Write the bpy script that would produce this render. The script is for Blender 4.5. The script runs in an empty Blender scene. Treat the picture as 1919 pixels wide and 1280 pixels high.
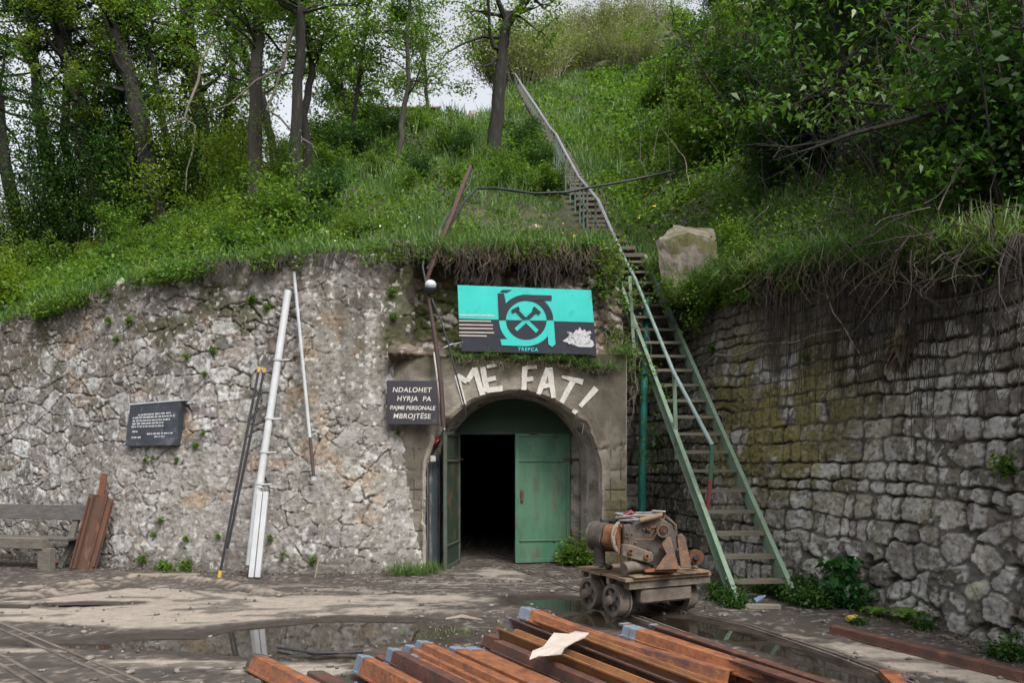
import bpy, math, random
import numpy as np
from mathutils import Vector, Matrix
random.seed(7); np.random.seed(7)
R = math.radians
SC = bpy.context.scene; COL = SC.collection

# ---------------------------------------------------------------- camera
FPX, CX, HY, CH = 1492.4, 959.5, 865.0, 1.6        # focal in photo pixels, centre x, horizon row, camera height
cd = bpy.data.cameras.new('camera'); cam = bpy.data.objects.new('camera', cd); COL.objects.link(cam)
cam.location = (0, 0, CH); cam.rotation_euler = (R(90), 0, 0)
cd.sensor_width = 36; cd.lens = 28; cd.shift_y = (HY-640)/1919.0
cd.clip_start = 0.05; cd.clip_end = 600
SC.camera = cam

# ---------------------------------------------------------------- sky and sun (thin overcast)
SUN_EL, SUN_AZ = 50.0, 150.0       # azimuth measured clockwise from +Y (the view direction)
world = bpy.data.worlds.new('World'); SC.world = world; world.use_nodes = True
wn = world.node_tree; bg = wn.nodes['Background']
sky = wn.nodes.new('ShaderNodeTexSky'); sky.sky_type = 'NISHITA'; sky.sun_disc = False
sky.sun_elevation = R(SUN_EL); sky.sun_rotation = R(SUN_AZ)
sky.air_density = 1.0; sky.dust_density = 5.0; sky.ozone_density = 1.0
hs = wn.nodes.new('ShaderNodeHueSaturation'); hs.inputs['Saturation'].default_value = 0.22; hs.inputs['Value'].default_value = 1.2
wn.links.new(sky.outputs[0], hs.inputs['Color']); wn.links.new(hs.outputs[0], bg.inputs['Color'])
bg.inputs['Strength'].default_value = 0.15
sl = bpy.data.lights.new('sun', 'SUN'); sl.energy = 1.3; sl.angle = R(14); sl.color = (1, .96, .9)
sun = bpy.data.objects.new('sun', sl); COL.objects.link(sun)
az, el = R(SUN_AZ), R(SUN_EL)
sdir = Vector((math.sin(az)*math.cos(el), math.cos(az)*math.cos(el), math.sin(el)))
sun.rotation_euler = sdir.to_track_quat('Z', 'Y').to_euler(); sun.location = sdir*40
vs = SC.view_settings; vs.view_transform = 'Standard'; vs.look = 'None'; vs.gamma = 1; vs.use_curve_mapping = False
vs.exposure = 0.75
SC.cycles.max_bounces = 6; SC.cycles.diffuse_bounces = 3; SC.cycles.transmission_bounces = 4
SC.cycles.use_adaptive_sampling = True

# ---------------------------------------------------------------- pixel <-> place helpers (photo pixels of the 1919 px picture)
def P(x, y, d): return Vector(((x-CX)/FPX*d, d, CH+(HY-y)/FPX*d))
def G(x, y, z=0.0): return P(x, y, FPX*(CH-z)/(y-HY))
def on_plane(x, y, p0, n):
    o = Vector((0, 0, CH)); r = Vector(((x-CX)/FPX, 1, (HY-y)/FPX))
    return o + r*((p0-o).dot(n)/r.dot(n))

# ---------------------------------------------------------------- numpy noise
_rt = np.random.RandomState(3).rand(1 << 16)
def _h(ix, iy, s): return _rt[((ix*73856093) ^ (iy*19349663) ^ (s*83492791)) & 0xffff]
def vnoise(x, y, s=0):
    x = np.asarray(x, float); y = np.asarray(y, float)
    ix = np.floor(x).astype(np.int64); iy = np.floor(y).astype(np.int64)
    fx = x-ix; fy = y-iy; fx = fx*fx*(3-2*fx); fy = fy*fy*(3-2*fy)
    a = _h(ix, iy, s); b = _h(ix+1, iy, s); c = _h(ix, iy+1, s); d = _h(ix+1, iy+1, s)
    return (a*(1-fx)+b*fx)*(1-fy)+(c*(1-fx)+d*fx)*fy
def fbm(x, y, s=0, o=4):
    v = 0; a = .5; t = 0
    for k in range(o):
        v = v+a*vnoise(x*2**k+k*17.3, y*2**k+k*9.1, s+k); t += a; a *= .5
    return v/t
def sstep(a, b, x):
    t = np.clip((x-a)/(b-a), 0, 1); return t*t*(3-2*t)
def vor(x, y, s=0, jit=.9):
    ix = np.floor(x).astype(np.int64); iy = np.floor(y).astype(np.int64)
    f1 = np.full(x.shape, 9.); f2 = f1.copy(); i1 = np.zeros(x.shape, np.int64)
    for dx in (-2, -1, 0, 1, 2):
        for dy in (-2, -1, 0, 1, 2):
            cx = ix+dx; cy = iy+dy
            px = cx+.5+jit*(_h(cx, cy, s)-.5); py = cy+.5+jit*(_h(cx, cy, s+51)-.5)
            d = np.hypot(px-x, py-y); idn = (cx*7919+cy*104729) & 0xffff
            m = d < f1
            f2 = np.where(m, f1, np.minimum(f2, d)); i1 = np.where(m, idn, i1); f1 = np.where(m, d, f1)
    return f1, f2, i1

# ---------------------------------------------------------------- object helpers
def tag(o, label=None, cat=None, group=None, kind=None):
    if label: o['label'] = label
    if cat: o['category'] = cat
    if group: o['group'] = group
    if kind: o['kind'] = kind
    return o
def thing(name, label, cat, loc=(0, 0, 0), group=None):
    o = bpy.data.objects.new(name, None); COL.objects.link(o); o.location = loc; o.empty_display_size = .2
    return tag(o, label, cat, group)
def wloc(o):
    v = Vector((0, 0, 0))
    while o is not None: v = v+o.location; o = o.parent
    return v
def link_mesh(name, me, mats, parent=None, origin=None, smooth=False):
    for m in (mats if isinstance(mats, (list, tuple)) else [mats]): me.materials.append(m)
    if smooth: me.polygons.foreach_set('use_smooth', np.ones(len(me.polygons), bool))
    o = bpy.data.objects.new(name, me); COL.objects.link(o)
    if parent is not None:
        o.parent = parent; off = wloc(parent)
        me.transform(Matrix.Translation(-off))
    elif origin is not None:
        me.transform(Matrix.Translation(-Vector(origin))); o.location = origin
    me.update()
    return o
def fmesh(name, V, F, mats, parent=None, origin=None, smooth=False, colors=None, extra=None):
    V = np.asarray(V, np.float32).reshape(-1, 3); F = np.asarray(F, np.int32); n, k = F.shape
    me = bpy.data.meshes.new(name)
    me.vertices.add(len(V)); me.vertices.foreach_set('co', V.ravel())
    me.loops.add(n*k); me.loops.foreach_set('vertex_index', F.ravel())
    me.polygons.add(n); me.polygons.foreach_set('loop_start', np.arange(0, n*k, k, dtype=np.int32))
    me.update(calc_edges=True)
    if colors is not None:
        a = me.attributes.new('Col', 'FLOAT_COLOR', 'POINT')
        c = np.ones((len(V), 4), np.float32); c[:, :colors.shape[1]] = colors; a.data.foreach_set('color', c.ravel())
    if extra is not None:
        a = me.attributes.new('wet', 'FLOAT', 'POINT'); a.data.foreach_set('value', extra.astype(np.float32))
    return link_mesh(name, me, mats, parent, origin, smooth)
def gridF(nu, nv, flip=False):
    i = np.arange(nu-1)[:, None]; j = np.arange(nv-1)[None, :]
    a = (i*nv+j).ravel(); b = a+nv; c = b+1; d = a+1
    return np.stack([a, b, c, d] if not flip else [a, d, c, b], 1)

class MB:
    def __init__(s): s.v = []; s.f = []; s.m = []; s.mi = 0
    def add(s, vs, fs):
        b = len(s.v); s.v += [tuple(v) for v in vs]
        for f in fs: s.f.append([b+i for i in f]); s.m.append(s.mi)
        return s
    def hexa(s, c):       # 8 corners: bottom 4 ccw then top 4
        return s.add(c, [(3, 2, 1, 0), (4, 5, 6, 7), (0, 1, 5, 4), (1, 2, 6, 5), (2, 3, 7, 6), (3, 0, 4, 7)])
    def box(s, c, sz, M=None):
        c = Vector(c); hx, hy, hz = [k/2 for k in sz]
        p = [Vector((x*hx, y*hy, z*hz)) for z in (-1, 1) for x, y in ((-1, -1), (1, -1), (1, 1), (-1, 1))]
        return s.hexa([c+(M @ q if M else q) for q in p])
    def bar(s, a, b, w, t, up=(0, 0, 1), jit=0):     # a bar from a to b, width w across, thickness t along up
        a = Vector(a); b = Vector(b); d = (b-a).normalized(); up = Vector(up)
        x = d.cross(up).normalized(); u = x.cross(d).normalized()
        q = []
        for p in (a, b):
            q.append([p+x*sx*w/2+u*su*t/2 for sx, su in ((-1, -1), (1, -1), (1, 1), (-1, 1))])
        return s.add(q[0]+q[1], [(0, 1, 2, 3), (7, 6, 5, 4), (0, 4, 5, 1), (1, 5, 6, 2), (2, 6, 7, 3), (3, 7, 4, 0)])
    def tube(s, pts, r, n=8, cap=True):
        pts = [Vector(p) for p in pts]; k = len(pts)
        rs = r if isinstance(r, (list, tuple)) else [r]*k
        t0 = (pts[1]-pts[0]).normalized(); ref = Vector((0, 0, 1)) if abs(t0.z) < .9 else Vector((1, 0, 0))
        x = t0.cross(ref).normalized(); vs = []
        for i, p in enumerate(pts):
            t = (pts[min(i+1, k-1)]-pts[max(i-1, 0)])
            if t.length < 1e-6: t = t0
            t.normalize(); x = (x-t*x.dot(t)); x.normalize(); y = t.cross(x)
            for j in range(n):
                a = 2*math.pi*j/n; vs.append(p+(x*math.cos(a)+y*math.sin(a))*rs[i])
        fs = [(i*n+j, i*n+(j+1) % n, (i+1)*n+(j+1) % n, (i+1)*n+j) for i in range(k-1) for j in range(n)]
        if cap: fs += [tuple(range(n))[::-1], tuple((k-1)*n+j for j in range(n))]
        return s.add(vs, fs)
    def sweep(s, prof, a, b, up=(0, 0, 1), closed=True, sag=0, seg=1, x=None):   # profile of (across, up) points swept from a to b
        a = Vector(a); b = Vector(b); d = (b-a).normalized(); up = Vector(up)
        xx = d.cross(up).normalized() if x is None else Vector(x); u = xx.cross(d).normalized(); n = len(prof); vs = []
        for i in range(seg+1):
            p = a.lerp(b, i/seg)-u*sag*4*(i/seg)*(1-i/seg)
            vs += [p+xx*q[0]+u*q[1] for q in prof]
        fs = [(i*n+j, i*n+(j+1) % n, (i+1)*n+(j+1) % n, (i+1)*n+j) for i in range(seg) for j in range(n if closed else n-1)]
        if closed: fs += [tuple(range(n))[::-1], tuple(seg*n+j for j in range(n))]
        return s.add(vs, fs)
    def prism(s, poly, n, depth):      # world-space polygon extruded along n by depth
        n = Vector(n); p = [Vector(q) for q in poly]; k = len(p)
        vs = p+[q+n*depth for q in p]
        fs = [tuple(range(k))[::-1], tuple(range(k, 2*k))]+[(i, (i+1) % k, k+(i+1) % k, k+i) for i in range(k)]
        return s.add(vs, fs)
    def ring(s, c, ax, r0, r1, t, n=24):      # flat annulus disc with thickness t along ax
        c = Vector(c); ax = Vector(ax).normalized(); ref = Vector((0, 0, 1)) if abs(ax.z) < .9 else Vector((1, 0, 0))
        x = ax.cross(ref).normalized(); y = ax.cross(x); vs = []
        for (r, o) in ((r0, 0), (r1, 0), (r1, t), (r0, t)):
            vs += [c+ax*o+(x*math.cos(2*math.pi*j/n)+y*math.sin(2*math.pi*j/n))*r for j in range(n)]
        fs = [(k*n+j, k*n+(j+1) % n, ((k+1) % 4)*n+(j+1) % n, ((k+1) % 4)*n+j) for k in range(4) for j in range(n)]
        return s.add(vs, fs)
    def cyl(s, a, b, r, n=20): return s.tube([a, b], r, n)
    def build(s, name, mats, parent=None, origin=None, smooth=False, bevel=0, label=None):
        me = bpy.data.meshes.new(name); me.from_pydata(s.v, [], s.f); me.polygons.foreach_set('material_index', s.m)
        o = link_mesh(name, me, mats, parent, origin, smooth)
        if bevel:
            m = o.modifiers.new('bevel', 'BEVEL'); m.width = bevel; m.segments = 1; m.limit_method = 'ANGLE'
        if smooth:
            try: me.set_sharp_from_angle(angle=R(40))
            except Exception: pass
        if label: o['label'] = label
        return o
def topbuild(mb, name, mats, label, cat, group=None, kind=None, smooth=False, bevel=0):
    vs = np.array(mb.v); o = (vs[:, 0].mean(), vs[:, 1].mean(), vs[:, 2].min())
    ob = mb.build(name, mats, None, Vector([float(k) for k in o]), smooth, bevel)
    return tag(ob, label, cat, group, kind)
def copy_tree(o, parent=None):
    c = o.copy(); COL.objects.link(c)
    if parent is not None: c.parent = parent
    for ch in [q for q in bpy.data.objects if q.parent == o]: copy_tree(ch, c)
    return c

# ---------------------------------------------------------------- materials
def mk(name, c1, c2=None, scale=4, rough=.8, bump=.2, bscale=40, c3=None, t3=.62, s3=9, metal=0, stretch=None, rough2=None,
       trans=0, island=0, attr=None, wet=False, spec=.5, det=6, soft=.12):
    m = bpy.data.materials.new(name); m.use_nodes = True; nt = m.node_tree; N = nt.nodes; L = nt.links
    b = N['Principled BSDF']; out = N['Material Output']
    tc = N.new('ShaderNodeTexCoord'); mp = N.new('ShaderNodeMapping'); L.new(tc.outputs['Object'], mp.inputs[0])
    if stretch: mp.inputs['Scale'].default_value = stretch
    def noise(sc, d=det, rg=.6):
        n = N.new('ShaderNodeTexNoise'); n.inputs['Scale'].default_value = sc; n.inputs['Detail'].default_value = d
        n.inputs['Roughness'].default_value = rg; L.new(mp.outputs[0], n.inputs['Vector']); return n.outputs['Fac']
    def ramp(f, a, bb):
        r = N.new('ShaderNodeMapRange'); r.inputs['From Min'].default_value = a; r.inputs['From Max'].default_value = bb
        L.new(f, r.inputs['Value']); return r.outputs['Result']
    def mix(f, a, bb, mode='MIX'):
        x = N.new('ShaderNodeMix'); x.data_type = 'RGBA'; x.blend_type = mode
        for s_, v in ((0, f), (6, a), (7, bb)):
            if isinstance(v, (int, float)): x.inputs[s_].default_value = v
            elif isinstance(v, (tuple, list)): x.inputs[s_].default_value = (*v[:3], 1)
            else: L.new(v, x.inputs[s_])
        return x.outputs[2]
    if attr:
        a = N.new('ShaderNodeAttribute'); a.attribute_name = 'Col'; col = a.outputs['Color']
        col = mix(ramp(noise(scale), .3, .7), col, mix(1.0, col, c1, 'MULTIPLY'))
        if c2: col = mix(ramp(noise(scale*5), .35, .7), col, mix(1.0, col, c2, 'MULTIPLY'))
    else:
        col = mix(ramp(noise(scale), .32, .68), c1, c2 or c1)
    if c3: col = mix(ramp(noise(s3), t3, t3+soft), col, c3)
    if island:
        g = N.new('ShaderNodeNewGeometry')
        v = N.new('ShaderNodeHueSaturation'); r = ramp(g.outputs['Random Per Island'], 0, 1)
        mm = N.new('ShaderNodeMapRange'); mm.inputs['To Min'].default_value = 1-island; mm.inputs['To Max'].default_value = 1+island
        L.new(r, mm.inputs['Value']); L.new(mm.outputs[0], v.inputs['Value'])
        m2 = N.new('ShaderNodeMapRange'); m2.inputs['To Min'].default_value = .485; m2.inputs['To Max'].default_value = .515
        mu = N.new('ShaderNodeMath'); mu.operation = 'FRACT'; m3 = N.new('ShaderNodeMath'); m3.operation = 'MULTIPLY'; m3.inputs[1].default_value = 7.77
        L.new(g.outputs['Random Per Island'], m3.inputs[0]); L.new(m3.outputs[0], mu.inputs[0]); L.new(mu.outputs[0], m2.inputs['Value'])
        L.new(m2.outputs[0], v.inputs['Hue']); L.new(col, v.inputs['Color']); col = v.outputs[0]
    L.new(col, b.inputs['Base Color'])
    b.inputs['Roughness'].default_value = rough; b.inputs['Metallic'].default_value = metal
    b.inputs['Specular IOR Level'].default_value = spec
    if rough2 is not None:
        r = N.new('ShaderNodeMapRange'); r.inputs['From Min'].default_value = .35; r.inputs['From Max'].default_value = .65
        r.inputs['To Min'].default_value = rough; r.inputs['To Max'].default_value = rough2; L.new(noise(scale*1.7), r.inputs['Value']); L.new(r.outputs[0], b.inputs['Roughness'])
    if wet:
        a = N.new('ShaderNodeAttribute'); a.attribute_name = 'wet'
        r = N.new('ShaderNodeMapRange'); r.inputs['To Min'].default_value = rough; r.inputs['To Max'].default_value = .22
        L.new(a.outputs['Fac'], r.inputs['Value']); L.new(r.outputs[0], b.inputs['Roughness'])
    if bump:
        bp = N.new('ShaderNodeBump'); bp.inputs['Strength'].default_value = bump; bp.inputs['Distance'].default_value = .02
        L.new(noise(bscale, 5, .65), bp.inputs['Height']); L.new(bp.outputs[0], b.inputs['Normal'])
    if trans:
        t = N.new('ShaderNodeBsdfTranslucent'); ms = N.new('ShaderNodeMixShader'); ms.inputs[0].default_value = trans
        L.new(mix(1.0, col, (1.25, 1.25, .7), 'MULTIPLY'), t.inputs['Color'])
        L.new(b.outputs[0], ms.inputs[1]); L.new(t.outputs[0], ms.inputs[2]); L.new(ms.outputs[0], out.inputs['Surface'])
    return m
# ================================================================ MATERIALS OF THE SETTING
M_wall = mk('rubble_stone', (.66, .65, .64), (.8, .79, .78), scale=14, rough=.9, bump=.6, bscale=45, attr=True, spec=.25)
M_wall_r = mk('coursed_stone', (.72, .71, .70), (.8, .79, .78), scale=16, rough=.88, bump=.6, bscale=55, attr=True, spec=.25)
M_conc = mk('weathered_concrete', (.25, .235, .205), (.165, .15, .125), scale=2.2, rough=.9, bump=.35, bscale=60, c3=(.09, .08, .062), t3=.56, s3=1.7)
M_concl = mk('pale_broken_concrete', (.30, .275, .24), (.13, .115, .095), scale=4, rough=.95, bump=1.0, bscale=26, c3=(.045, .038, .03), t3=.54, s3=5, soft=.2)
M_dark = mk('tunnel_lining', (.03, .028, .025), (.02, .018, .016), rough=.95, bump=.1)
M_soil = mk('hill_soil', (.045, .038, .022), (.03, .042, .014), scale=1.5, rough=.95, bump=.5, bscale=8, c3=(.09, .07, .045), t3=.6, s3=2.5)
M_ground = mk('muddy_yard', (.78, .76, .74), (.72, .7, .68), scale=9, rough=.85, bump=.5, bscale=35, attr=True, wet=True)
M_white = mk('old_white_paint', (.60, .58, .54), (.44, .42, .38), scale=14, rough=.8, bump=.25, bscale=70, c3=(.22, .2, .17), t3=.58, s3=22)

# ================================================================ STONE WALLS
def path_sample(pts, ds):
    pts = np.array(pts, float)
    # Chaikin smoothing
    for _ in range(3):
        q = pts[:-1]*.75+pts[1:]*.25; r = pts[:-1]*.25+pts[1:]*.75
        m = np.empty((2*len(q), pts.shape[1])); m[0::2] = q; m[1::2] = r
        pts = np.vstack([pts[:1], m, pts[-1:]])
    seg = np.hypot(*(np.diff(pts[:, :2], axis=0).T)); s = np.concatenate([[0], np.cumsum(seg)])
    S = np.arange(0, s[-1], ds); out = [np.interp(S, s, pts[:, k]) for k in range(pts.shape[1])]
    return S, np.stack(out, 1)
def stone_wall(name, pts, ds, batter, style, mat, label, side):
    # pts: x, y, top height ; side = +1 when the visible face is to the right of the travel direction
    S, Q = path_sample(pts, ds); H = Q[:, 2]
    T = np.gradient(Q[:, :2], axis=0); T /= np.linalg.norm(T, axis=1)[:, None]
    Nn = np.stack([T[:, 1], -T[:, 0]], 1)*side
    nv = int(4.7/ds); nu = len(S)
    U = np.repeat(S[:, None], nv, 1); f = np.linspace(0, 1, nv)[None, :]
    Z = -.12+f*(H[:, None]+.12)
    X = np.repeat(Q[:, 0:1], nv, 1); Y = np.repeat(Q[:, 1:2], nv, 1)
    rel, col = style(U, Z, X, Y)
    d = rel-batter*Z
    V = np.stack([X+Nn[:, 0:1]*d, Y+Nn[:, 1:2]*d, Z], 2)
    # a cap going back 0.6 m into the hill
    cap = np.stack([V[:, -1, 0]-Nn[:, 0]*.7, V[:, -1, 1]-Nn[:, 1]*.7, V[:, -1, 2]-.05], 1)[:, None, :]
    V = np.concatenate([V, cap], 1); col = np.concatenate([col, col[:, -1:, :]*.6], 1)
    o = fmesh(name, V, gridF(nu, nv+1, side < 0), mat, colors=col.reshape(-1, 3), smooth=True, origin=(float(Q[:, 0].mean()), float(Q[:, 1].mean()), 0))
    return tag(o, label, 'stone wall'), (S, Q, Nn)
def lerp3(a, b, t): return a*(1-t[..., None])+b*t[..., None]
def C(*c): return np.array(c, float)
def rubble(U, Z, X, Y):
    wx = U+.14*(fbm(U*2.2, Z*2.2, 5)-.5)+.09*(fbm(U*8, Z*8, 6)-.5); wz = Z+.12*(fbm(U*2.2, Z*2.2, 9)-.5)+.08*(fbm(U*9, Z*9, 12)-.5)
    f1, f2, i = vor(wx/.40, wz/.245+.35*vnoise(wx*1.5, wz*0, 3), 11, .9)
    g1, g2, gi = vor(wx/.15, wz/.11, 21)               # small chinking stones between the large ones
    big = vnoise(i*.37, i*.11, 2) > .22
    e = np.where(big, (f2-f1)*.30, (g2-g1)*.12); idn = np.where(big, i, gi+77)
    smear = fbm(U*.9+3, Z*.9, 33)+.14*sstep(-5.5, -2.2, X)*(1-sstep(1.8, 3.2, Z)); n2 = fbm(U*9, Z*9, 40); n3 = fbm(U*28, Z*28, 44, 3); n4 = fbm(U*3, Z*3, 46)
    jw = .010+.030*sstep(.3, .65, n4); sm = sstep(.47, .61, smear)
    st = sstep(jw*.5, jw*.5+.014, e)
    r1 = _rt[idn & 0xffff]; r2 = _rt[(idn*31+7) & 0xffff]
    rel = st*(.004+.018*r1)*(1-.8*sm)+.030*(n2-.5)+.020*(n3-.5)+.05*(fbm(U*1.2, Z*1.2, 8)-.5)
    crack = (1-sstep(.002, .013, e))*sstep(.40, .52, fbm(U*2.5, Z*2.5, 77)+.1*(1-sm)-.09); rel -= crack*.03
    pal = np.array([(.31, .29, .265), (.21, .19, .175), (.38, .36, .34), (.27, .235, .20), (.17, .16, .15), (.45, .44, .42), (.25, .215, .205), (.34, .315, .27)])
    c = pal[(idn*13 >> 2) % 8]*(.75+.5*r2[..., None])
    c = lerp3(c, C(.60, .59, .57), sstep(.56, .66, n2+.12*(r1-.5))*.85)
    c = lerp3(c, C(.12, .105, .09), sstep(.60, .70, fbm(U*11+9, Z*11, 48))*.6)
    mortar = lerp3(C(.21, .185, .155), C(.40, .37, .335), np.clip(.5*n2+.5*n4+.5*(n3-.5), 0, 1)*1.2-.1)
    c = lerp3(mortar, c, st*(.92-.66*sm))*C(1.03, 1.07, 1.11)
    c = lerp3(c, C(.37, .25, .155), sstep(.66, .76, fbm(U*1.9+5, Z*1.9, 61))*.5)
    c = lerp3(c, C(.05, .043, .036), np.clip(crack, 0, 1)*.72)
    # brown dirt washed down from the slope, stronger high up and towards the far left end
    hgt = sstep(1.9, 4.3, Z+1.3*(fbm(U*.8, Z*.8, 90)-.5)); left = sstep(4.5, 9.5, -X)
    dirt = np.clip(.55*hgt+.60*left*sstep(.25, .6, fbm(U*1.3, Z*1.3, 94)), 0, .85)*sstep(.25, .55, fbm(U*4, Z*4, 98))
    c = lerp3(c, C(.125, .103, .078), dirt)
    streak = sstep(.55, .68, fbm(U*3.2, Z*.35, 102))*sstep(.8, 3.5, Z); c = lerp3(c, c*.55, streak*.7)
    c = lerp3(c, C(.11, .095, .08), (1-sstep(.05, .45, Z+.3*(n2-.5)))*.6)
    mz = sstep(-1.95, -1.55, X+.5*(fbm(U*2, Z*2, 5)-.5))*sstep(3.0, 3.3, Z+.3*(n2-.5)); c = lerp3(c, lerp3(C(.05, .04, .028), C(.06, .065, .02), sstep(.4, .6, fbm(U*3, Z*3, 7))), mz*.85)
    moss = sstep(.62, .72, fbm(U*2.2, Z*2.2, 120))*sstep(1.5, 4, Z)
    c = lerp3(c, C(.06, .065, .02), moss*.7)
    c = lerp3(c, C(.60, .59, .565), sstep(.67, .71, fbm(U*15, Z*15, 131))*.7)
    pit = sstep(.65, .71, fbm(U*18, Z*18, 140, 3)); c = lerp3(c, C(.08, .07, .06), pit*.5); rel -= pit*.008
    return rel, c
rowz = [0]
_rr = random.Random(5)
while rowz[-1] < 5.2: rowz.append(rowz[-1]+_rr.uniform(.13, .27))
rowz = np.array(rowz)
def coursed(U, Z, X, Y):
    wz = Z+.16*(fbm(U*.5, Z*.4, 5)-.5)+.075*(fbm(U*3.0, Z*3.0, 6)-.5)+.05*(fbm(U*11, Z*11, 16)-.5)+.2; wx = U+.12*(fbm(U*3, Z*3, 9)-.5)+.05*(fbm(U*11, Z*11, 19)-.5)
    ri = np.clip(np.searchsorted(rowz, wz)-1, 0, len(rowz)-2)
    ev = np.minimum(wz-rowz[ri], rowz[ri+1]-wz)
    eu = np.zeros_like(U); idn = np.zeros(U.shape, np.int64)
    for r in range(len(rowz)-1):
        m = ri == r
        if not m.any(): continue
        rr = random.Random(100+r); xs = [-1.]
        while xs[-1] < 40: xs.append(xs[-1]+rr.choice([.16, .22, .3, .38, .48])*rr.uniform(.8, 1.2))
        xs = np.array(xs); k = np.clip(np.searchsorted(xs, wx[m])-1, 0, len(xs)-2)
        eu[m] = np.minimum(wx[m]-xs[k], xs[k+1]-wx[m]); idn[m] = k*131+r*977
    e = np.minimum(ev, eu); e = e-.010*np.exp(-((ev-eu)/.03)**2)
    # the low part nearest the yard is bigger random rubble
    f1, f2, i = vor(wx/.37+.5*fbm(U*3, Z*3, 61), wz/.25+.5*fbm(U*3, Z*3, 63), 71, .95)
    low = (Z < .55+.25*(fbm(U*1.5, Z*0, 3)-.5)+.65*sstep(7, 10, U))&(U > 6.6)
    e = np.where(low, (f2-f1)*.30-.016-.02*fbm(U*3, Z*3, 18), e); idn = np.where(low, i, idn)
    n2 = fbm(U*7, Z*7, 40); n3 = fbm(U*25, Z*25, 44, 3); sm = fbm(U*1.1, Z*1.1, 34)
    st = sstep(.006, .017+.016*fbm(U*6, Z*6, 3), e); r1 = _rt[idn & 0xffff]; r2 = _rt[(idn*31+7) & 0xffff]
    h1, h2, hi = vor(wx/.11+n2, wz/.09, 93)
    rel = st*(.003+.018*r1)+.045*(n2-.5)+.026*(n3-.5)+.014*_rt[hi & 0xffff]*sstep(0, .3, h2-h1)+.04*(fbm(U, Z, 8)-.5)
    cr = (1-sstep(0, .014, e))*sstep(.42, .6, fbm(U*2, Z*2, 78)); rel -= cr*.045
    pal = np.array([(.16, .145, .12), (.20, .18, .155), (.13, .12, .10), (.17, .15, .135), (.22, .205, .18), (.15, .14, .11)])
    c = pal[(idn*13 >> 2) % 6]*(.55+.95*r2[..., None])
    near = sstep(6.6, 9, U)*(1-sstep(.9, 1.9, Z)); c = lerp3(c, c*(1.15+.7*r2[..., None]), near*.9); c = lerp3(c, c*C(1.06, .95, .86)*.75, (near*sstep(.5, .62, fbm(U*6, Z*6, 151)))*.8)
    c = c*C(1.50, 1.56, 1.62)
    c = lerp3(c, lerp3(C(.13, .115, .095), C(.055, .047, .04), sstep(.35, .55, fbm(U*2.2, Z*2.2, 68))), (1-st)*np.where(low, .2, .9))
    c = np.where(((1-st)*low > .5)[..., None], lerp3(C(.13, .125, .118), C(.23, .22, .205), n3), c)
    c = lerp3(c, C(.62, .61, .585), sstep(.545, .60, fbm(U*5.5, Z*4.5, 47)+.25*(r1-.5))*st*.9*(1-.6*sstep(2.6, 3.4, Z)))
    c = lerp3(c, C(.56, .55, .53), sstep(.60, .66, fbm(U*14, Z*14, 49))*st*.85*(1-.7*sstep(2.6, 3.4, Z)))
    lich = np.exp(-(((U-6.1)/1.5)**2+((Z-2.3)/1.0)**2)*.8)*sstep(.36, .54, fbm(U*3.2, Z*3.2, 57))
    c = lerp3(c, C(.25, .225, .055), np.clip(lich*1.3, 0, .85)*(.4+.6*st))
    c = lerp3(c, C(.018, .015, .012), np.clip(cr, 0, 1)*.9)
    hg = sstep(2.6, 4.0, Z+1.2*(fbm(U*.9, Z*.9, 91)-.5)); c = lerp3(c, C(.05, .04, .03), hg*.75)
    c = lerp3(c, C(.10, .085, .065), sstep(.5, .66, fbm(U*1.6, Z*1.6, 97))*.35)
    pt_ = sstep(.66, .72, fbm(U*22, Z*22, 141, 3)); c = lerp3(c, C(.05, .045, .04), pt_*.5); rel -= pt_*.006
    return rel, c
LW = [(-14, 16.4, 3.8), (-10.6, 14.2, 3.85), (-8.5, 13.1, 3.98), (-6.2, 12.0, 4.35), (-4.8, 11.5, 4.5), (-3.4, 11.28, 4.58), (-2.6, 11.22, 4.64), (-1.9, 11.3, 4.62), (-1.5, 11.48, 4.7), (-1.3, 11.6, 4.7)]
wall_l, WL = stone_wall('stone_retaining_wall', LW, .0155, .07, rubble, M_wall,
                        'pale rubble retaining wall with smeared mortar left of the tunnel mouth', 1)
RW = [(1.62, 12.6, 4.9), (1.7, 14.0, 5.3), (2.1, 14.5, 5.45), (2.45, 14.3, 5.1), (2.62, 12.9, 4.15), (2.98, 11.4, 4.1), (3.42, 10.0, 4.15), (3.92, 8.9, 4.05), (4.1, 7.7, 3.75), (4.22, 6.5, 3.4), (4.36, 5, 3.2), (4.6, 2.4, 3.0)]
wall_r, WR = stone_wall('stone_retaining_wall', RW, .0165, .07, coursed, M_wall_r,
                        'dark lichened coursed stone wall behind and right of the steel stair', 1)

def lwp(x, y, off=.05):
    Q = WL[1]; z = CH+(HY-y)/FPX*Q[:, 1]; Yf = Q[:, 1]+.07*z; e = abs(CX+FPX*Q[:, 0]/Yf-x); i = int(np.argmin(e)); return P(x, y, float(Yf[i])-off)
# ================================================================ TUNNEL PORTAL
portal = thing('tunnel_portal', 'concrete mine entrance arch with open green steel doors and white painted words', 'tunnel entrance', (0.02, 11.6, 0))
PXL, PXR, PY = -1.72, 1.66, 11.58
def arch_curve(r, cz, n=90, x0=.02, m=24):
    pts = []
    for k in range(m): pts.append((x0-r, cz*k/m))
    for k in range(n+1):
        a = math.pi-math.pi*k/n; pts.append((x0+r*math.cos(a), cz+r*math.sin(a)))
    for k in range(1, m+1): pts.append((x0+r, cz*(1-k/m)))
    return np.array(pts)
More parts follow.
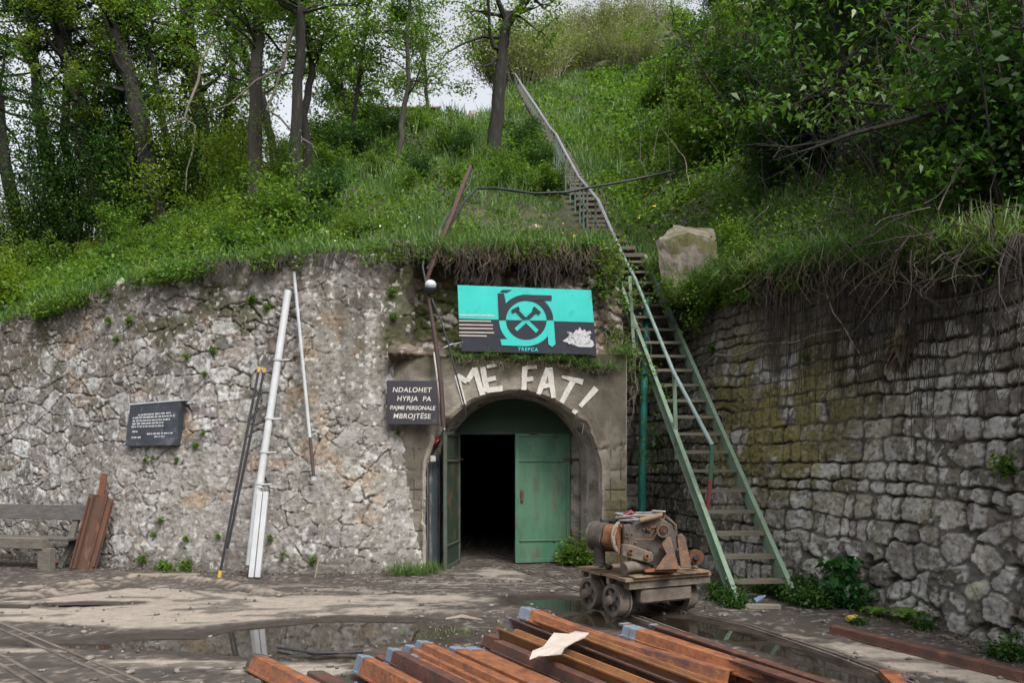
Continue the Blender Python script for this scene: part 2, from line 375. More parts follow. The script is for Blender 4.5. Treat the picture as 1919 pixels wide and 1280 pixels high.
# front face: radial grid between the broken arch edge and the outer outline
inn = arch_curve(1.275, 1.33, 160, m=100); n = len(inn)
ang = np.arange(n); s_ = np.concatenate([[0], np.cumsum(np.hypot(*np.diff(inn, axis=0).T))])
cen = np.array([.02, 1.33]); out = []
for p in inn:
    d = p-cen
    if p[1] < 1.329: out.append((PXL if p[0] < 0 else PXR, p[1]))
    else:
        tx = ((PXR-cen[0]) if d[0] > 0 else (cen[0]-PXL))/max(abs(d[0]), 1e-6); tz = (3.16-cen[1])/max(d[1], 1e-6)
        t = min(tx, tz); out.append(tuple(cen+d*t))
out = np.array(out)
nr = 60; f = np.linspace(0, 1, nr)[None, :, None]
G2 = inn[:, None, :]*(1-f)+out[:, None, :]*f
brk = .03*(fbm(s_*7, s_*0, 3)-.5)+.05*sstep(.6, .7, fbm(s_*2.4, s_*0+4, 8)); w = (1-f[..., 0])**3
dirn = (inn-cen); dirn[:, 1] = np.where(inn[:, 1] < 1.33, 0, dirn[:, 1]); dirn /= np.linalg.norm(dirn, axis=1)[:, None]
G2 = G2+dirn[:, None, :]*(brk[:, None]*w)[..., None]
Xp, Zp = G2[..., 0], G2[..., 1]
edge = np.repeat(f[..., 0], n, 0)
rel = .022*(fbm(Xp*6, Zp*6, 60)-.5)+.008*(fbm(Xp*25, Zp*25, 66)-.5)
# block joints on the two piers
pier = Zp < 1.85; bz = np.abs(((Zp+.02) % .30)-.15); jx = sstep(.012, .004, np.abs(((np.abs(Xp)+.11*(np.floor((Zp+.17)/.30)%2))%.26)-.13)); joint = np.maximum(sstep(.134, .143, bz), jx)*np.where(Zp < 1.78, 1, 0)*sstep(1.30, 1.36, np.abs(Xp-.02))
rel = rel-.012*joint
rel -= .05*(1-sstep(0, .07, edge+.06*(fbm(Xp*9, Zp*9, 68)-.4)))
V = np.stack([Xp, PY-rel+.035*Zp*0, Zp], 2)
cc = lerp3(C(.24, .215, .18), C(.15, .13, .105), sstep(.35, .65, fbm(Xp*1.8, Zp*1.8, 70)))
cc = lerp3(cc, C(.30, .275, .235), (sstep(.4, .65, fbm(Xp*4, Zp*4, 73))*np.where(Xp < 0, .8, .35)))
cc = lerp3(cc, C(.09, .078, .06), sstep(.7, 1.3, Xp)*sstep(.25, .5, fbm(Xp*3, Zp*1.2, 74))*.85)
cc = lerp3(cc, C(.17, .15, .075), sstep(1.15, 1.4, Xp)*sstep(.45, .6, fbm(Xp*2, Zp*2.2, 79))*.6)
cc = lerp3(cc, C(.05, .043, .034), sstep(.56, .66, fbm(Xp*2.5, Zp*1.5, 80))*.6)
cc = lerp3(cc, C(.46, .42, .36), (1-sstep(.02, .13, edge+.1*(fbm(Xp*6, Zp*6, 75)-.5)))*np.where(Xp < -.6, .9, .3))
cc = cc*(.8+.4*_rt[(np.floor((Zp+.17)/.30).astype(int)*31+np.where(Xp > 0, 7, 3)) & 0xffff])[..., None]
crk = (1-sstep(0, .02, np.abs(Zp-1.80-.03*np.sin(Xp*9)-.04*(fbm(Xp*7, Zp*0, 81)-.5))))*(Xp > 1.2); rel = rel-.04*crk; V[..., 1] += .04*crk
cc = lerp3(cc, C(.035, .03, .025), np.clip(crk, 0, 1)*.9)
cc = lerp3(cc, C(.06, .05, .042), joint*.75)
cc = lerp3(cc, C(.07, .065, .03), sstep(2.75, 3.1, Zp+.3*(fbm(Xp*5, Zp*5, 78)-.5))*.7)
M_face = mk('portal_concrete', (.7, .69, .67), (.75, .74, .72), scale=8, rough=.9, bump=.4, bscale=60, attr=True, spec=.25)
fmesh('arch_face', V, gridF(n, nr, True), M_face, parent=portal, colors=cc.reshape(-1, 3), smooth=True)
# side return and top ledge of the concrete face
mb = MB(); mb.hexa([(PXR-.02, PY+.01, 0), (PXR+.01, PY+.01, 0), (PXR+.03, 12.9, 0), (PXR-.02, 12.9, 0), (PXR-.02, PY+.01, 3.14), (PXR+.01, PY+.01, 3.14), (PXR+.03, 12.9, 3.14), (PXR-.02, 12.9, 3.14)])
mb.hexa([(PXL, PY+.02, 3.10), (PXR, PY+.02, 3.10), (PXR, 12.3, 3.10), (PXL, 12.3, 3.10), (PXL, PY+.02, 3.15), (PXR, PY+.02, 3.15), (PXR, 12.3, 3.16), (PXL, 12.3, 3.16)])
mb.build('ledge', M_conc, portal)
# stepped reveal going in to the door plane
secs = [(1.42, 1.33, PY+.045, .0), (1.285, 1.34, PY+.06, .06), (1.27, 1.34, 11.88, .05), (1.13, 1.47, 11.9, .03), (1.115, 1.48, 12.2, .0), (1.05, 1.53, 12.22, 0), (1.045, 1.53, 12.60, 0)]
cur = []
for (r, cz, y, j) in secs:
    c2 = arch_curve(r, cz); s2 = np.arange(len(c2))
    dr = c2-np.array([.02, cz]); dr /= np.maximum(np.linalg.norm(dr, axis=1), .01)[:, None]
    c2 = c2+dr*(j*(fbm(s2*.3, s2*0, 9)-.5)*1.5)[:, None]
    cur.append(np.stack([c2[:, 0], np.full(len(c2), y), c2[:, 1]], 1))
V = np.stack(cur, 1)
fmesh('reveal', V, gridF(V.shape[0], V.shape[1], True), M_concl, parent=portal)
# bluish painted lining on the left inside of the reveal
mb = MB(); mb.box((-1.235, 11.74, .85), (.012, .25, 1.7)); mb.box((-1.085, 12.05, .85), (.012, .29, 1.7)); mb.box((-1.175, 11.893, .85), (.13, .012, 1.7))
M_blue = mk('faded_blue_paint', (.075, .10, .125), (.045, .06, .075), scale=3, rough=.7, bump=.2, c3=(.13, .14, .13), t3=.6, s3=8)
mb.build('painted_lining', M_blue, portal)
# tunnel beyond: a long lined bore
tc_ = arch_curve(1.05, 1.53, 40); V = []
for y in (12.6, 14, 18, 30): V.append(np.stack([tc_[:, 0], np.full(len(tc_), y), tc_[:, 1]], 1))
V = np.stack(V, 1); fmesh('tunnel_lining', V, gridF(V.shape[0], V.shape[1], True), M_dark, parent=portal)
mb = MB(); mb.box((.02, 30.05, 1.4), (2.6, .1, 3)); mb.build('end_wall', M_dark, portal)
# door set
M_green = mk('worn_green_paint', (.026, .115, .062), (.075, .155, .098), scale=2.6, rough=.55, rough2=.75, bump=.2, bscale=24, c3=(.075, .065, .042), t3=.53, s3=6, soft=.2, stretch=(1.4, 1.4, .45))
M_green_shade = mk('shaded_green_paint', (.010, .035, .020), (.018, .048, .030), scale=3, rough=.6, bump=.12, c3=(.06, .045, .03), t3=.6, s3=7)  # door green darkened: shade of the arch recess put into the colour, plus grime
M_rust = mk('rust', (.13, .045, .02), (.07, .03, .018), scale=6, rough=.85, bump=.3, c3=(.22, .09, .03), t3=.58, s3=12)
M_iron = mk('dark_iron', (.05, .045, .04), (.09, .075, .06), scale=6, rough=.65, bump=.3, metal=.3)
YD = 12.46
tymp = [(.02+1.04*math.cos(a), YD, 1.53+1.04*math.sin(a)) for a in np.linspace(R(29), R(151), 40)]
mb = MB(); mb.prism(tymp, (0, 1, 0), .05); mb.box((.02, YD-.02, 2.045), (1.84, .08, .05)); mb.build('tympanum', M_green_shade, portal)
for sx, x0, x1 in ((-1, -1.03, -.84), (1, .915, 1.06)):
    mb = MB(); mb.hexa([(x0, YD, 0), (x1, YD, 0), (x1, YD+.12, 0), (x0, YD+.12, 0), (x0, YD, 2.03), (x1, YD, 2.03), (x1, YD+.12, 2.03), (x0, YD+.12, 2.03)])
    mb.build('door_jamb', M_concl, portal)
M_chalk = mk('faded_chalk', (.16, .25, .19), (.10, .18, .13), rough=.9, bump=0)
def leaf(hinge, free, z0, z1, label, matp, matb, inner):
    h = Vector((*hinge, 0)); e = Vector((*free, 0)); d = (e-h); L = d.length; d.normalize(); nrm = Vector((d.y, -d.x, 0))
    if nrm.y > 0 and not inner: nrm = -nrm
    if inner: nrm = Vector((d.y, -d.x, 0)); nrm = nrm if nrm.x > 0 else -nrm
    lf = thing('door_leaf', None, None, h); lf.parent = portal; lf.location = h-wloc(portal); lf['label'] = label
    def q(u, z, o): return h+d*u+Vector((0, 0, z))+nrm*o
    def slab(mb, u0, u1, a, b, o0, o1):
        mb.hexa([q(u0, a, o0), q(u1, a, o0), q(u1, a, o1), q(u0, a, o1), q(u0, b, o0), q(u1, b, o0), q(u1, b, o1), q(u0, b, o1)])
    mb = MB(); slab(mb, 0.02, L-.02, z0+.02, z1-.02, -.012, .012); mb.build('panel', matp, lf)
    mb = MB()
    slab(mb, 0, .06, z0, z1, -.02, .03); slab(mb, L-.06, L, z0, z1, -.02, .03)
    slab(mb, .06, L-.06, z1-.05, z1, -.02, .028); slab(mb, .06, L-.06, z0, z0+.06, -.02, .028)
    slab(mb, .06, L-.06, z0+.33, z0+.36, .012, .03); slab(mb, .06, L-.06, z1-.44, z1-.41, .012, .03)
    mb.build('frame', matb, lf, bevel=.004)
    mb = MB()
    for zz in (z0+.45, z1-.42): mb.cyl(q(0, zz-.06, .0)-d*.02, q(0, zz+.06, .0)-d*.02, .02, 10); mb.build('hinge', M_rust, lf); mb = MB()
    mb.bar(q(-.14, z1-.4, .035), q(.1, z1-.4, .04), .03, .012, nrm); mb.build('strap', M_rust, lf)
    mb = MB(); mb.tube([q(L-.34, z1+.0, .05), q(L-.22, z1+.0, .06)], .012, 6); mb.build('latch', M_rust, lf)
    if not inner:
        rr_ = random.Random(3)
        for k in range(16):          # faint unreadable chalk marks on the upper panel
            u = rr_.uniform(.18, L-.14); zz = z1-.14-.11*(k % 3)+rr_.uniform(-.02, .02); mb = MB()
            mb.bar(q(u, zz, .0135), q(u+rr_.uniform(-.03, .045), zz+rr_.uniform(-.035, .035), .0135), .006, .002, nrm); mb.build('chalk_mark', M_chalk, lf)
        mb = MB(); slab(mb, L-.13, L-.09, z0+.95, z0+1.12, .012, .045); mb.build('handle', M_rust, lf)
    return lf
leaf((.9, 12.45), (.045, 12.28), .03, 2.03, 'green steel door leaf standing almost shut', M_green, M_green, False)
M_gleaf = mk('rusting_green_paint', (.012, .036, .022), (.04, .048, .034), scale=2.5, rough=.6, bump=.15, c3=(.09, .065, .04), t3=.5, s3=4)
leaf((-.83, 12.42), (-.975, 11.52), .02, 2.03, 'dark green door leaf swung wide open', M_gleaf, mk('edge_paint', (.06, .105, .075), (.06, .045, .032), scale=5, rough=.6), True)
# small things fixed inside the left of the arch
mb = MB(); mb.tube([(-1.19, 11.80, 1.92), (-1.10, 11.78, 1.86)], .075, 14); mb.build('red_lamp', mk('red_plastic', (.35, .012, .012), (.25, .01, .01), rough=.3), portal)
mb = MB(); mb.box((-1.16, 11.72, 1.64), (.075, .05, .085)); mb.box((-1.16, 11.69, 1.64), (.035, .012, .04)); mb.build('switch_box', M_white, portal, bevel=.005)
# painted words
Pn = Vector((0, -1, 0)); Pp = Vector((0, PY-.012, 0))
def zq(x, y): return on_plane(700+x/4.361, 640+y/4.361, Pp, Pn)
def stroke(mb, a, b, w0, w1=None):
    a = zq(*a); b = zq(*b); w1 = w1 or w0; d = (b-a).normalized(); x = Vector((-d.z, 0, d.x)); k = 1/4.361*PY/FPX/2
    N_ = 7; L_ = []; R_ = []
    for i in range(N_+1):
        p = a.lerp(b, i/N_); ww = (w0+(w1-w0)*i/N_)*k
        L_.append(p+x*ww*(1+random.uniform(-.09, .09))); R_.append(p-x*ww*(1+random.uniform(-.09, .09)))
    mb.prism(L_+R_[::-1], (0, 1, 0), .012)
words = [[((680, 275), (745, 515), 42, 30), ((685, 280), (765, 328), 42), ((765, 328), (830, 222), 44), ((825, 215), (892, 438), 40, 46)],
         [((892, 208), (928, 412), 44), ((925, 400), (1055, 383), 44), ((905, 322), (1000, 298), 38), ((925, 207), (1008, 192), 28)],
         [((1238, 205), (1228, 396), 50, 40), ((1238, 212), (1335, 208), 30), ((1235, 312), (1305, 305), 36)],
         [((1425, 218), (1348, 432), 44, 40), ((1438, 215), (1473, 462), 50, 36), ((1380, 370), (1465, 352), 36)],
         [((1540, 288), (1712, 332), 22, 48), ((1635, 318), (1535, 500), 46, 42)],
         [((1822, 382), (1688, 532), 52, 34), ((1655, 560), (1635, 588), 42, 34)]]
for k, wd in enumerate(words):
    mb = MB()
    for sN, st in enumerate(wd):
        Pp = Vector((0, PY-.017-.0012*sN, 0)); stroke(mb, *st)
    mb.build('painted_letter', M_white, portal, label='white hand painted letter '+'MEFAT!'[k])
Pp = Vector((0, PY-.012, 0))
# mossy broken rock face above the concrete, behind the big sign
rk = lambda nm, x0, x1, y, z0, z1, lab: None
xs = np.arange(-1.75, 1.75, .02); zs = np.arange(3.0, 4.86, .02)
Xr, Zr = np.meshgrid(xs, zs, indexing='ij')
f1, f2, i = vor(Xr/.26+.4*fbm(Xr*3, Zr*3, 2), Zr/.17+.4*fbm(Xr*3, Zr*3, 4), 91)
rl = sstep(.04, .25, f2-f1)*.07+.09*(fbm(Xr*3, Zr*3, 15)-.5)+.05*(fbm(Xr*12, Zr*12, 17)-.5)
lip = sstep(4.2, 4.75, Zr)*.16
rl = rl*.6+.06*(fbm(Xr*7, Zr*7, 19)-.5)+.05*(fbm(Xr*20, Zr*20, 21)-.5)
led = .42*np.exp(-((Zr-3.12-.07*fbm(Xr*4, Xr*0, 31))/.13)**2)
V = np.stack([Xr, 12.0-rl-lip-led+sstep(1.2, 1.7, Xr)*.5-(1-sstep(-1.75, -1.3, Xr))*.32+.07*(Zr-3), Zr], 2)
ck = lerp3(C(.10, .08, .06), C(.22, .17, .14), _rt[i & 0xffff]*sstep(.05, .2, f2-f1))
ck = lerp3(ck, C(.045, .055, .015), sstep(.42, .55, fbm(Xr*2.5, Zr*2.5, 23))*.9)
ck = lerp3(ck, C(.05, .04, .025), sstep(4.1, 4.5, Zr+.4*(fbm(Xr*4, Zr*4, 27)-.5)))
ck = lerp3(ck, C(.4, .38, .35), sstep(.66, .7, fbm(Xr*9, Zr*9, 29))*.7)
fmesh('mossy_rock_face', V, gridF(len(xs), len(zs)), M_wall, parent=portal, colors=ck.reshape(-1, 3), smooth=True)
# ================================================================ HILL
TP_ = [(-26, 24, 3.2, .50, 0), (-14, 16.6, 3.45, .53, 0), (-10.6, 14.5, 3.78, .54, 0), (-8.4, 13.4, 3.9, .55, 0), (-6.1, 12.35, 4.28, .56, 0), (-4.7, 11.85, 4.42, .57, 0), (-3.3, 11.6, 4.5, .57, 0),
       (-1.7, 11.85, 4.66, .54, 0), (0, 12.0, 4.75, .57, 0), (1.3, 12.1, 4.75, .57, 0), (1.62, 13.9, 5.2, .57, 0), (1.85, 14.5, 5.3, .57, 0), (2.3, 14.6, 5.2, .57, .02), (2.6, 14.4, 5.0, .58, .1),
       (2.85, 13.1, 4.4, .64, .35), (3.25, 11.8, 4.2, .68, .6), (3.75, 10.3, 4.12, .68, .85), (4.3, 9.1, 4.0, .7, 1.1), (4.5, 7.8, 3.72, .7, 1.3), (4.6, 6.5, 3.38, .7, 1.45), (4.75, 5, 3.18, .7, 1.5), (5.0, 2.0, 3.0, .7, 1.57), (6, -8, 4, .7, 1.6)]
S, TQ = path_sample(TP_, .14)
nt_ = 130; tt = 62*np.linspace(0, 1, nt_)**1.9
stair_line = [Vector((2.07, 14.5, 5.35))]
for (x, y, d) in ((1140, 452, 15.4), (1116, 418, 17.5), (1083, 354, 20), (1056, 298, 24.5), (1038, 266, 28), (1010, 224, 33), (991, 192, 41), (967, 147, 53)): stair_line.append(P(x, y, d))
SLX = np.array([p.x for p in stair_line]); SLY = np.array([p.y for p in stair_line]); SLZ = np.array([p.z for p in stair_line])
X0 = TQ[:, 0:1]; Y0 = TQ[:, 1:2]; A = TQ[:, 4:5]; T = tt[None, :]
TX = X0+np.sin(A)*T; TY = Y0+np.cos(A)*T
TZ = TQ[:, 2:3]+TQ[:, 3:4]*T+.30*(fbm(TX*.35, TY*.35, 7)-.5)*sstep(0, 3, T)+.12*(fbm(TX*1.6, TY*1.6, 9)-.5)*sstep(0, .6, T)
TZ = TZ-.85*sstep(0, 3, T)*(1-sstep(0, .3, A))
TZ = TZ+(.34*(fbm(S[:, None]*1.1, T*.6, 15)-.5)+.22*(fbm(S[:, None]*4, T*2, 16)-.5))*(1-sstep(.6, 3, T))*(np.abs(X0-2.3) > .7)
# left of the stair the hill has a crest, beyond which it falls away
crest = np.interp(TX, [-30, -12, -5, 0, 2.0, 6], [31, 31, 31, 38, 56, 80])
over = np.maximum(0, TY-crest); TZ = TZ-over*(TQ[:, 3:4]+.25)*sstep(0, 5, over)
# path of the upper stair cut into the slope
sx = np.interp(TY, SLY, SLX); sz = np.interp(TY, SLY, SLZ); m = np.exp(-((TX-sx-.1)/.85)**4)*(TY > 14.2)*(TY < 54)
wd = 1-sstep(np.where(TX < sx, 1.0, .55), np.where(TX < sx, 2.8, 1.9), np.abs(TX-sx-.05)); wd = wd*(TY > 14.0)*(TY < 53.5)
TZ = TZ*(1-wd)+(sz-.22)*wd
NS, NT = TZ.shape
TV = np.stack([TX, TY, TZ], 2)
hill = fmesh('hillside', TV, gridF(NS, NT, True), M_soil, smooth=True); tag(hill, kind='structure')
TVf = TV.reshape(-1, 3)
TPX = CX+FPX*TVf[:, 0]/np.maximum(TVf[:, 1], .1); TPY = HY-FPX*(TVf[:, 2]-CH)/np.maximum(TVf[:, 1], .1)
def TP(x, y):                       # the nearest place on the hill that is seen at this photo pixel
    d = (TPX-x)**2+(TPY-y)**2; ok = np.argsort(d)[:6]; k = ok[np.argmin(TVf[ok, 1])]
    return Vector([float(q) for q in TVf[k]])
def TZat(X, Y):
    k = np.argmin((TVf[:, 0]-X)**2+(TVf[:, 1]-Y)**2); return float(TVf[k, 2])
# distant ridge behind the trees at the left
xs = np.linspace(-160, 120, 60); ys = np.array([90, 120, 170.]); hh = np.stack([xs*0, 14+10*fbm(xs*.02+3, xs*0, 4)+np.clip(-xs, 0, 80)*.06, xs*0+2], 1)
V = np.stack([np.repeat(xs[:, None], 3, 1), np.repeat(ys[None, :], 60, 0), hh], 2)
tag(fmesh('far_hills', V, gridF(60, 3, True), mk('far_hill_green', (.05, .075, .05), (.035, .055, .04), scale=.1, rough=1, bump=0), smooth=True), kind='structure')

# unseen slope added behind the camera to block low sky light and darken recesses
xs = np.linspace(-90, 90, 40); V = np.stack([np.repeat(xs[:, None], 5, 1), np.repeat(np.array([-16, -22, -32, -50, -90.])[None, :], 40, 0), np.array([-.3, 5, 13, 22, 26])[None, :]+3*fbm(xs*.1+2, xs*0, 8)[:, None]*np.array([0, 1, 1, 1, 1])], 2)
tag(fmesh('sky_blocking_slope', V, gridF(40, 5, True), mk('sky_blocker_green', (.04, .06, .025), (.025, .04, .018), scale=.3, rough=1, bump=0), smooth=True), kind='structure')
# ================================================================ YARD GROUND
xs = np.concatenate([np.linspace(-70, -10.3, 10), np.arange(-10, 5.6, .03), np.linspace(6, 70, 10)])
ys = np.concatenate([np.linspace(-60, 4, 12), np.arange(4.6, 14.6, .03), np.linspace(15, 80, 8)])
GX, GY = np.meshgrid(xs, ys, indexing='ij')
def poly_mask(pl, soft):       # signed distance to a ground polygon given by photo points, turned into a soft mask
    q = [G(*p) for p in pl]; ins = np.zeros(GX.shape, bool); d = np.full(GX.shape, 99.)
    for a, b in zip(q, q[1:]+q[:1]):
        L2 = (b.x-a.x)**2+(b.y-a.y)**2; t = np.clip(((GX-a.x)*(b.x-a.x)+(GY-a.y)*(b.y-a.y))/L2, 0, 1)
        d = np.minimum(d, np.hypot(GX-a.x-t*(b.x-a.x), GY-a.y-t*(b.y-a.y)))
        c = ((a.y > GY) != (b.y > GY)); ins ^= c&(GX < (b.x-a.x)*(GY-a.y)/((b.y-a.y) or 1e-9)+a.x)
    return np.clip(.5+np.where(ins, d, -d)/soft, 0, 1)
def ell(px, py, rx, ry, rot=0):     # soft ellipse mask given in metres around a photo point on the ground
    c = G(px, py); a = R(rot); dx = GX-c.x; dy = GY-c.y
    u = dx*math.cos(a)+dy*math.sin(a); v = -dx*math.sin(a)+dy*math.cos(a)
    return np.exp(-((u/rx)**2+(v/ry)**2))
nA = fbm(GX*1.3, GY*1.3, 201); nB = fbm(GX*5, GY*5, 205); nC = fbm(GX*18, GY*18, 209, 3); nD = fbm(GX*9, GY*14, 219)
pud = 0
for e in ((400, 1208, 1.2, .34, -4), (620, 1192, 1.2, .5, 0), (190, 1212, 1.0, .17, -5), (1090, 1135, .95, .5, -30), (1200, 1165, 1.0, .55, -20), (1330, 1185, .8, .35, -40), (1480, 1222, .8, .28, -60), (600, 1235, .8, .16, 0), (160, 1135, .55, .16, 5), (1560, 1262, .5, .2, -60)):
    pud = np.maximum(pud, ell(*e))
pud = np.maximum(pud*.9, .9*poly_mask([(330, 1206), (440, 1178), (620, 1162), (780, 1164), (800, 1182), (720, 1208), (640, 1222), (470, 1234), (360, 1228)], .5))
pud2 = pud+.25*(nA-.5)+.12*(nB-.5)
pool = sstep(.38, .62, pud2)
damp = sstep(.05, .42, pud2+.15*(nB-.5))
GZ = .012+.02*(nA-.5)+.016*(nB-.5)+.014*(nC-.5)+.012*(nD-.5)
GZ = GZ*(1-pool)-.03*pool
dry = 0
for e in ((250, 1150, 2.4, .7, 0), (520, 1150, 1.8, .3, 0), (720, 1125, 1.8, .35, 0), (60, 1215, .9, .25, 0), (420, 1248, 1.2, .18, 0), (1650, 1235, .8, .4, -60), (1780, 1262, .7, .3, -60), (1530, 1205, .6, .2, -50), (560, 1262, .8, .14, 0), (950, 1080, .9, .5, -60)):
    dry = np.maximum(dry, ell(*e))
dry = np.maximum(dry*.85, poly_mask([(-300, 1135), (60, 1126), (200, 1112), (300, 1102), (420, 1116), (560, 1128), (790, 1138), (740, 1150), (560, 1158), (440, 1170), (330, 1182), (200, 1178), (60, 1168), (-300, 1170)], .45))
dry = sstep(.36, .60, dry+.55*(nA-.5)+.3*(nB-.5)+.22*(nD-.5))*(1-damp)
fleck = sstep(.53, .66, fbm(GX*3.0, GY*9, 221))*(1-damp)*sstep(.08, .3, np.maximum(ell(800, 1120, 4, .7), ell(950, 1085, 1.6, .8)))
# tyre / rail ruts curving through the left of the yard
def seg_dist(pl):
    d = np.full(GX.shape, 99.)
    for a, b in zip(pl[:-1], pl[1:]):
        ax, ay, bx, by = a.x, a.y, b.x, b.y; L2 = (bx-ax)**2+(by-ay)**2
        t = np.clip(((GX-ax)*(bx-ax)+(GY-ay)*(by-ay))/L2, 0, 1); d = np.minimum(d, np.hypot(GX-ax-t*(bx-ax), GY-ay-t*(by-ay)))
    return d
rut = 0
for pl in ([(-60, 1124), (60, 1113), (150, 1102), (250, 1092), (330, 1090), (430, 1105), (500, 1120)], [(-60, 1135), (60, 1124), (170, 1111), (260, 1102), (330, 1104), (400, 1122)]):
    rut = np.maximum(rut, 1-sstep(.01, .075, seg_dist([G(*p) for p in pl])+.03*(nB-.5)))
GZ = GZ+.0*rut
ridge = 0
for pl in ([(-60, 1118), (60, 1108), (150, 1097), (250, 1087), (330, 1085), (430, 1098), (510, 1116)], [(-60, 1130), (60, 1119), (150, 1107), (240, 1098)]):
    ridge = np.maximum(ridge, 1-sstep(.02, .14, seg_dist([G(*p) for p in pl])+.05*(nB-.5)))
GZ = GZ+.035*ridge*(.4+1.3*nD)-.02*rut+.012*ridge*(nC-.5)*2
GZ = np.where(pool < .5, GZ*(1-.88*dry)+.012*dry, GZ)
gc = lerp3(C(.040, .031, .026), C(.09, .073, .062), sstep(.25, .75, .5*nA+.5*nD))
gc = lerp3(gc, C(.37, .325, .275)*(.8+.35*nD[..., None]), dry*.9)
gc = lerp3(gc, C(.30, .265, .23), fleck*.7)
gc = lerp3(gc, C(.33, .28, .23), ridge*(1-rut)*.8*sstep(.3, .6, nD+.4*(nC-.5)))
gc = lerp3(gc, C(.05, .04, .033), rut*.8)
gc = lerp3(gc, C(.040, .030, .024), np.clip(damp, 0, 1)*.9)
gc = lerp3(gc, C(.04, .033, .028), sstep(.55, .66, fbm(GX*2.6, GY*5.5, 231))*.7)
gc = lerp3(gc, C(.30, .27, .23), sstep(.62, .70, nC)*.6*(1-damp)); gc = lerp3(gc, C(.06, .05, .043), sstep(.62, .70, fbm(GX*16, GY*20, 241, 3))*(.65-.45*dry))
wl = 1-sstep(.0, .6, np.minimum.reduce([np.hypot(GX-q[0], GY-q[1]) for q in WL[1][::25]]) if False else GX*0+1)
gr = fmesh('ground', np.stack([GX, GY, GZ], 2), gridF(len(xs), len(ys), True) if False else gridF(len(xs), len(ys)), M_ground, colors=gc.reshape(-1, 3), extra=damp.ravel()*.85, smooth=True)
tag(gr, kind='structure')
def gz(x, y):
    i = np.argmin(abs(xs-x)); j = np.argmin(abs(ys-y)); return float(GZ[i, j])
M_water = mk('muddy_water', (.018, .014, .01), (.022, .018, .013), rough=.03, bump=0, spec=.6)
mb = MB()
for (a, b, c2, d) in ((-6.6, -.9, 5.9, 8.9), (.1, 3.3, 5.4, 10.0), (-7.0, -4.5, 8.8, 9.6)): mb.add([(a, c2, -.012), (b, c2, -.012), (b, d, -.012), (a, d, -.012)], [(0, 1, 2, 3)])
tag(mb.build('puddle_water', M_water), kind='structure')
# rails set in the yard
M_rail = mk('worn_rail', (.20, .165, .14), (.12, .095, .08), scale=5, rough=.6, bump=.3, metal=.3, c3=(.08, .065, .055), t3=.55, s3=3)
M_groove = mk('rail_groove_dirt', (.035, .03, .026), (.05, .04, .035), rough=.9)
def rail(pts, name, label, twin=True, w=.03, h=.022, gap=.095):
    mb = MB(); pr = [(-w/2, -.06), (w/2, -.06), (w/2, h), (-w/2, h)]
    for o in ((-gap/2, gap/2) if twin else (0,)):
        q = []
        for i, p in enumerate(pts):
            d = (pts[min(i+1, len(pts)-1)]-pts[max(i-1, 0)]).normalized(); q.append(p+Vector((d.y, -d.x, 0))*o)
        for a, b in zip(q[:-1], q[1:]): mb.bar(a+Vector((0, 0, h/2-.02)), b+Vector((0, 0, h/2-.02)), w, h+.04)
    if twin:
        mb.mi = 1
        for a, b in zip(pts[:-1], pts[1:]): mb.bar(a+Vector((0, 0, -.0)), b+Vector((0, 0, -.0)), gap-w-.004, .012)
    return topbuild(mb, name, [M_rail, M_groove], label, 'rail')
rail([G(-160, 1112), G(0, 1177), G(242, 1281), G(520, 1420)], 'yard_rail', 'grooved rail running from the left edge towards the bottom, the farther of two')
rail([G(-160, 1165), G(0, 1240), G(80, 1288), G(180, 1350)], 'yard_rail', 'grooved rail in the bottom left corner, the nearer of two')
rail([G(905, 1040), G(1000, 1079), G(1095, 1113), Vector((1.0, 8.9, 0)), Vector((1.27, 8.1, 0)), Vector((1.75, 6.9, 0)), Vector((2.1, 5.4, 0))], 'tunnel_rail', 'left rail of the track coming out of the tunnel under the cart', gap=.07, w=.022)
rail([G(998, 1048), G(1095, 1088), Vector((1.5, 9.1, 0)), Vector((1.85, 8.35, 0)), G(1400, 1176), G(1560, 1230), G(1720, 1292), Vector((3.2, 5, 0))], 'tunnel_rail', 'right rail of the track coming out of the tunnel past the cart', gap=.07, w=.022)
# ================================================================ OBJECT MATERIALS
M_sgreen = mk('pale_green_paint', (.17, .25, .175), (.12, .19, .13), scale=3, rough=.6, bump=.15, c3=(.16, .12, .08), t3=.56, s3=7)
M_sgrey = mk('worn_rail_paint', (.20, .26, .25), (.13, .18, .165), scale=5, rough=.5, bump=.1, c3=(.16, .12, .09), t3=.62, s3=8)
M_tread = mk('dirty_tread_steel', (.13, .115, .085), (.09, .085, .06), scale=4, rough=.8, bump=.2)
M_darkgreen = mk('dark_green_post_paint', (.012, .06, .03), (.02, .08, .04), rough=.5, bump=.1)
M_redp = mk('dark_red_paint', (.14, .015, .02), (.10, .012, .015), rough=.6, bump=.1)
M_pipe = mk('green_drain_pipe', (.008, .13, .105), (.02, .20, .16), scale=7, rough=.45, rough2=.7, bump=.15, c3=(.03, .06, .05), t3=.55, s3=6, stretch=(1, 1, .5))
M_grey = mk('galvanised_steel', (.42, .44, .46), (.30, .315, .33), scale=3, rough=.55, bump=.1, c3=(.22, .21, .2), t3=.63, s3=9)
M_wpole = mk('white_plastic', (.46, .475, .49), (.36, .37, .38), scale=2, rough=.6, bump=.1, c3=(.36, .34, .31), t3=.6, s3=5)
M_black = mk('black_rubber', (.012, .013, .016), (.02, .022, .028), rough=.6, bump=.1)
M_brownp = mk('brown_pipe_paint', (.065, .036, .03), (.035, .026, .024), scale=5, rough=.7, bump=.2, c3=(.2, .16, .13), t3=.66, s3=10)
M_yel = mk('yellow_plastic', (.55, .33, .04), (.4, .24, .03), rough=.5, bump=.05)
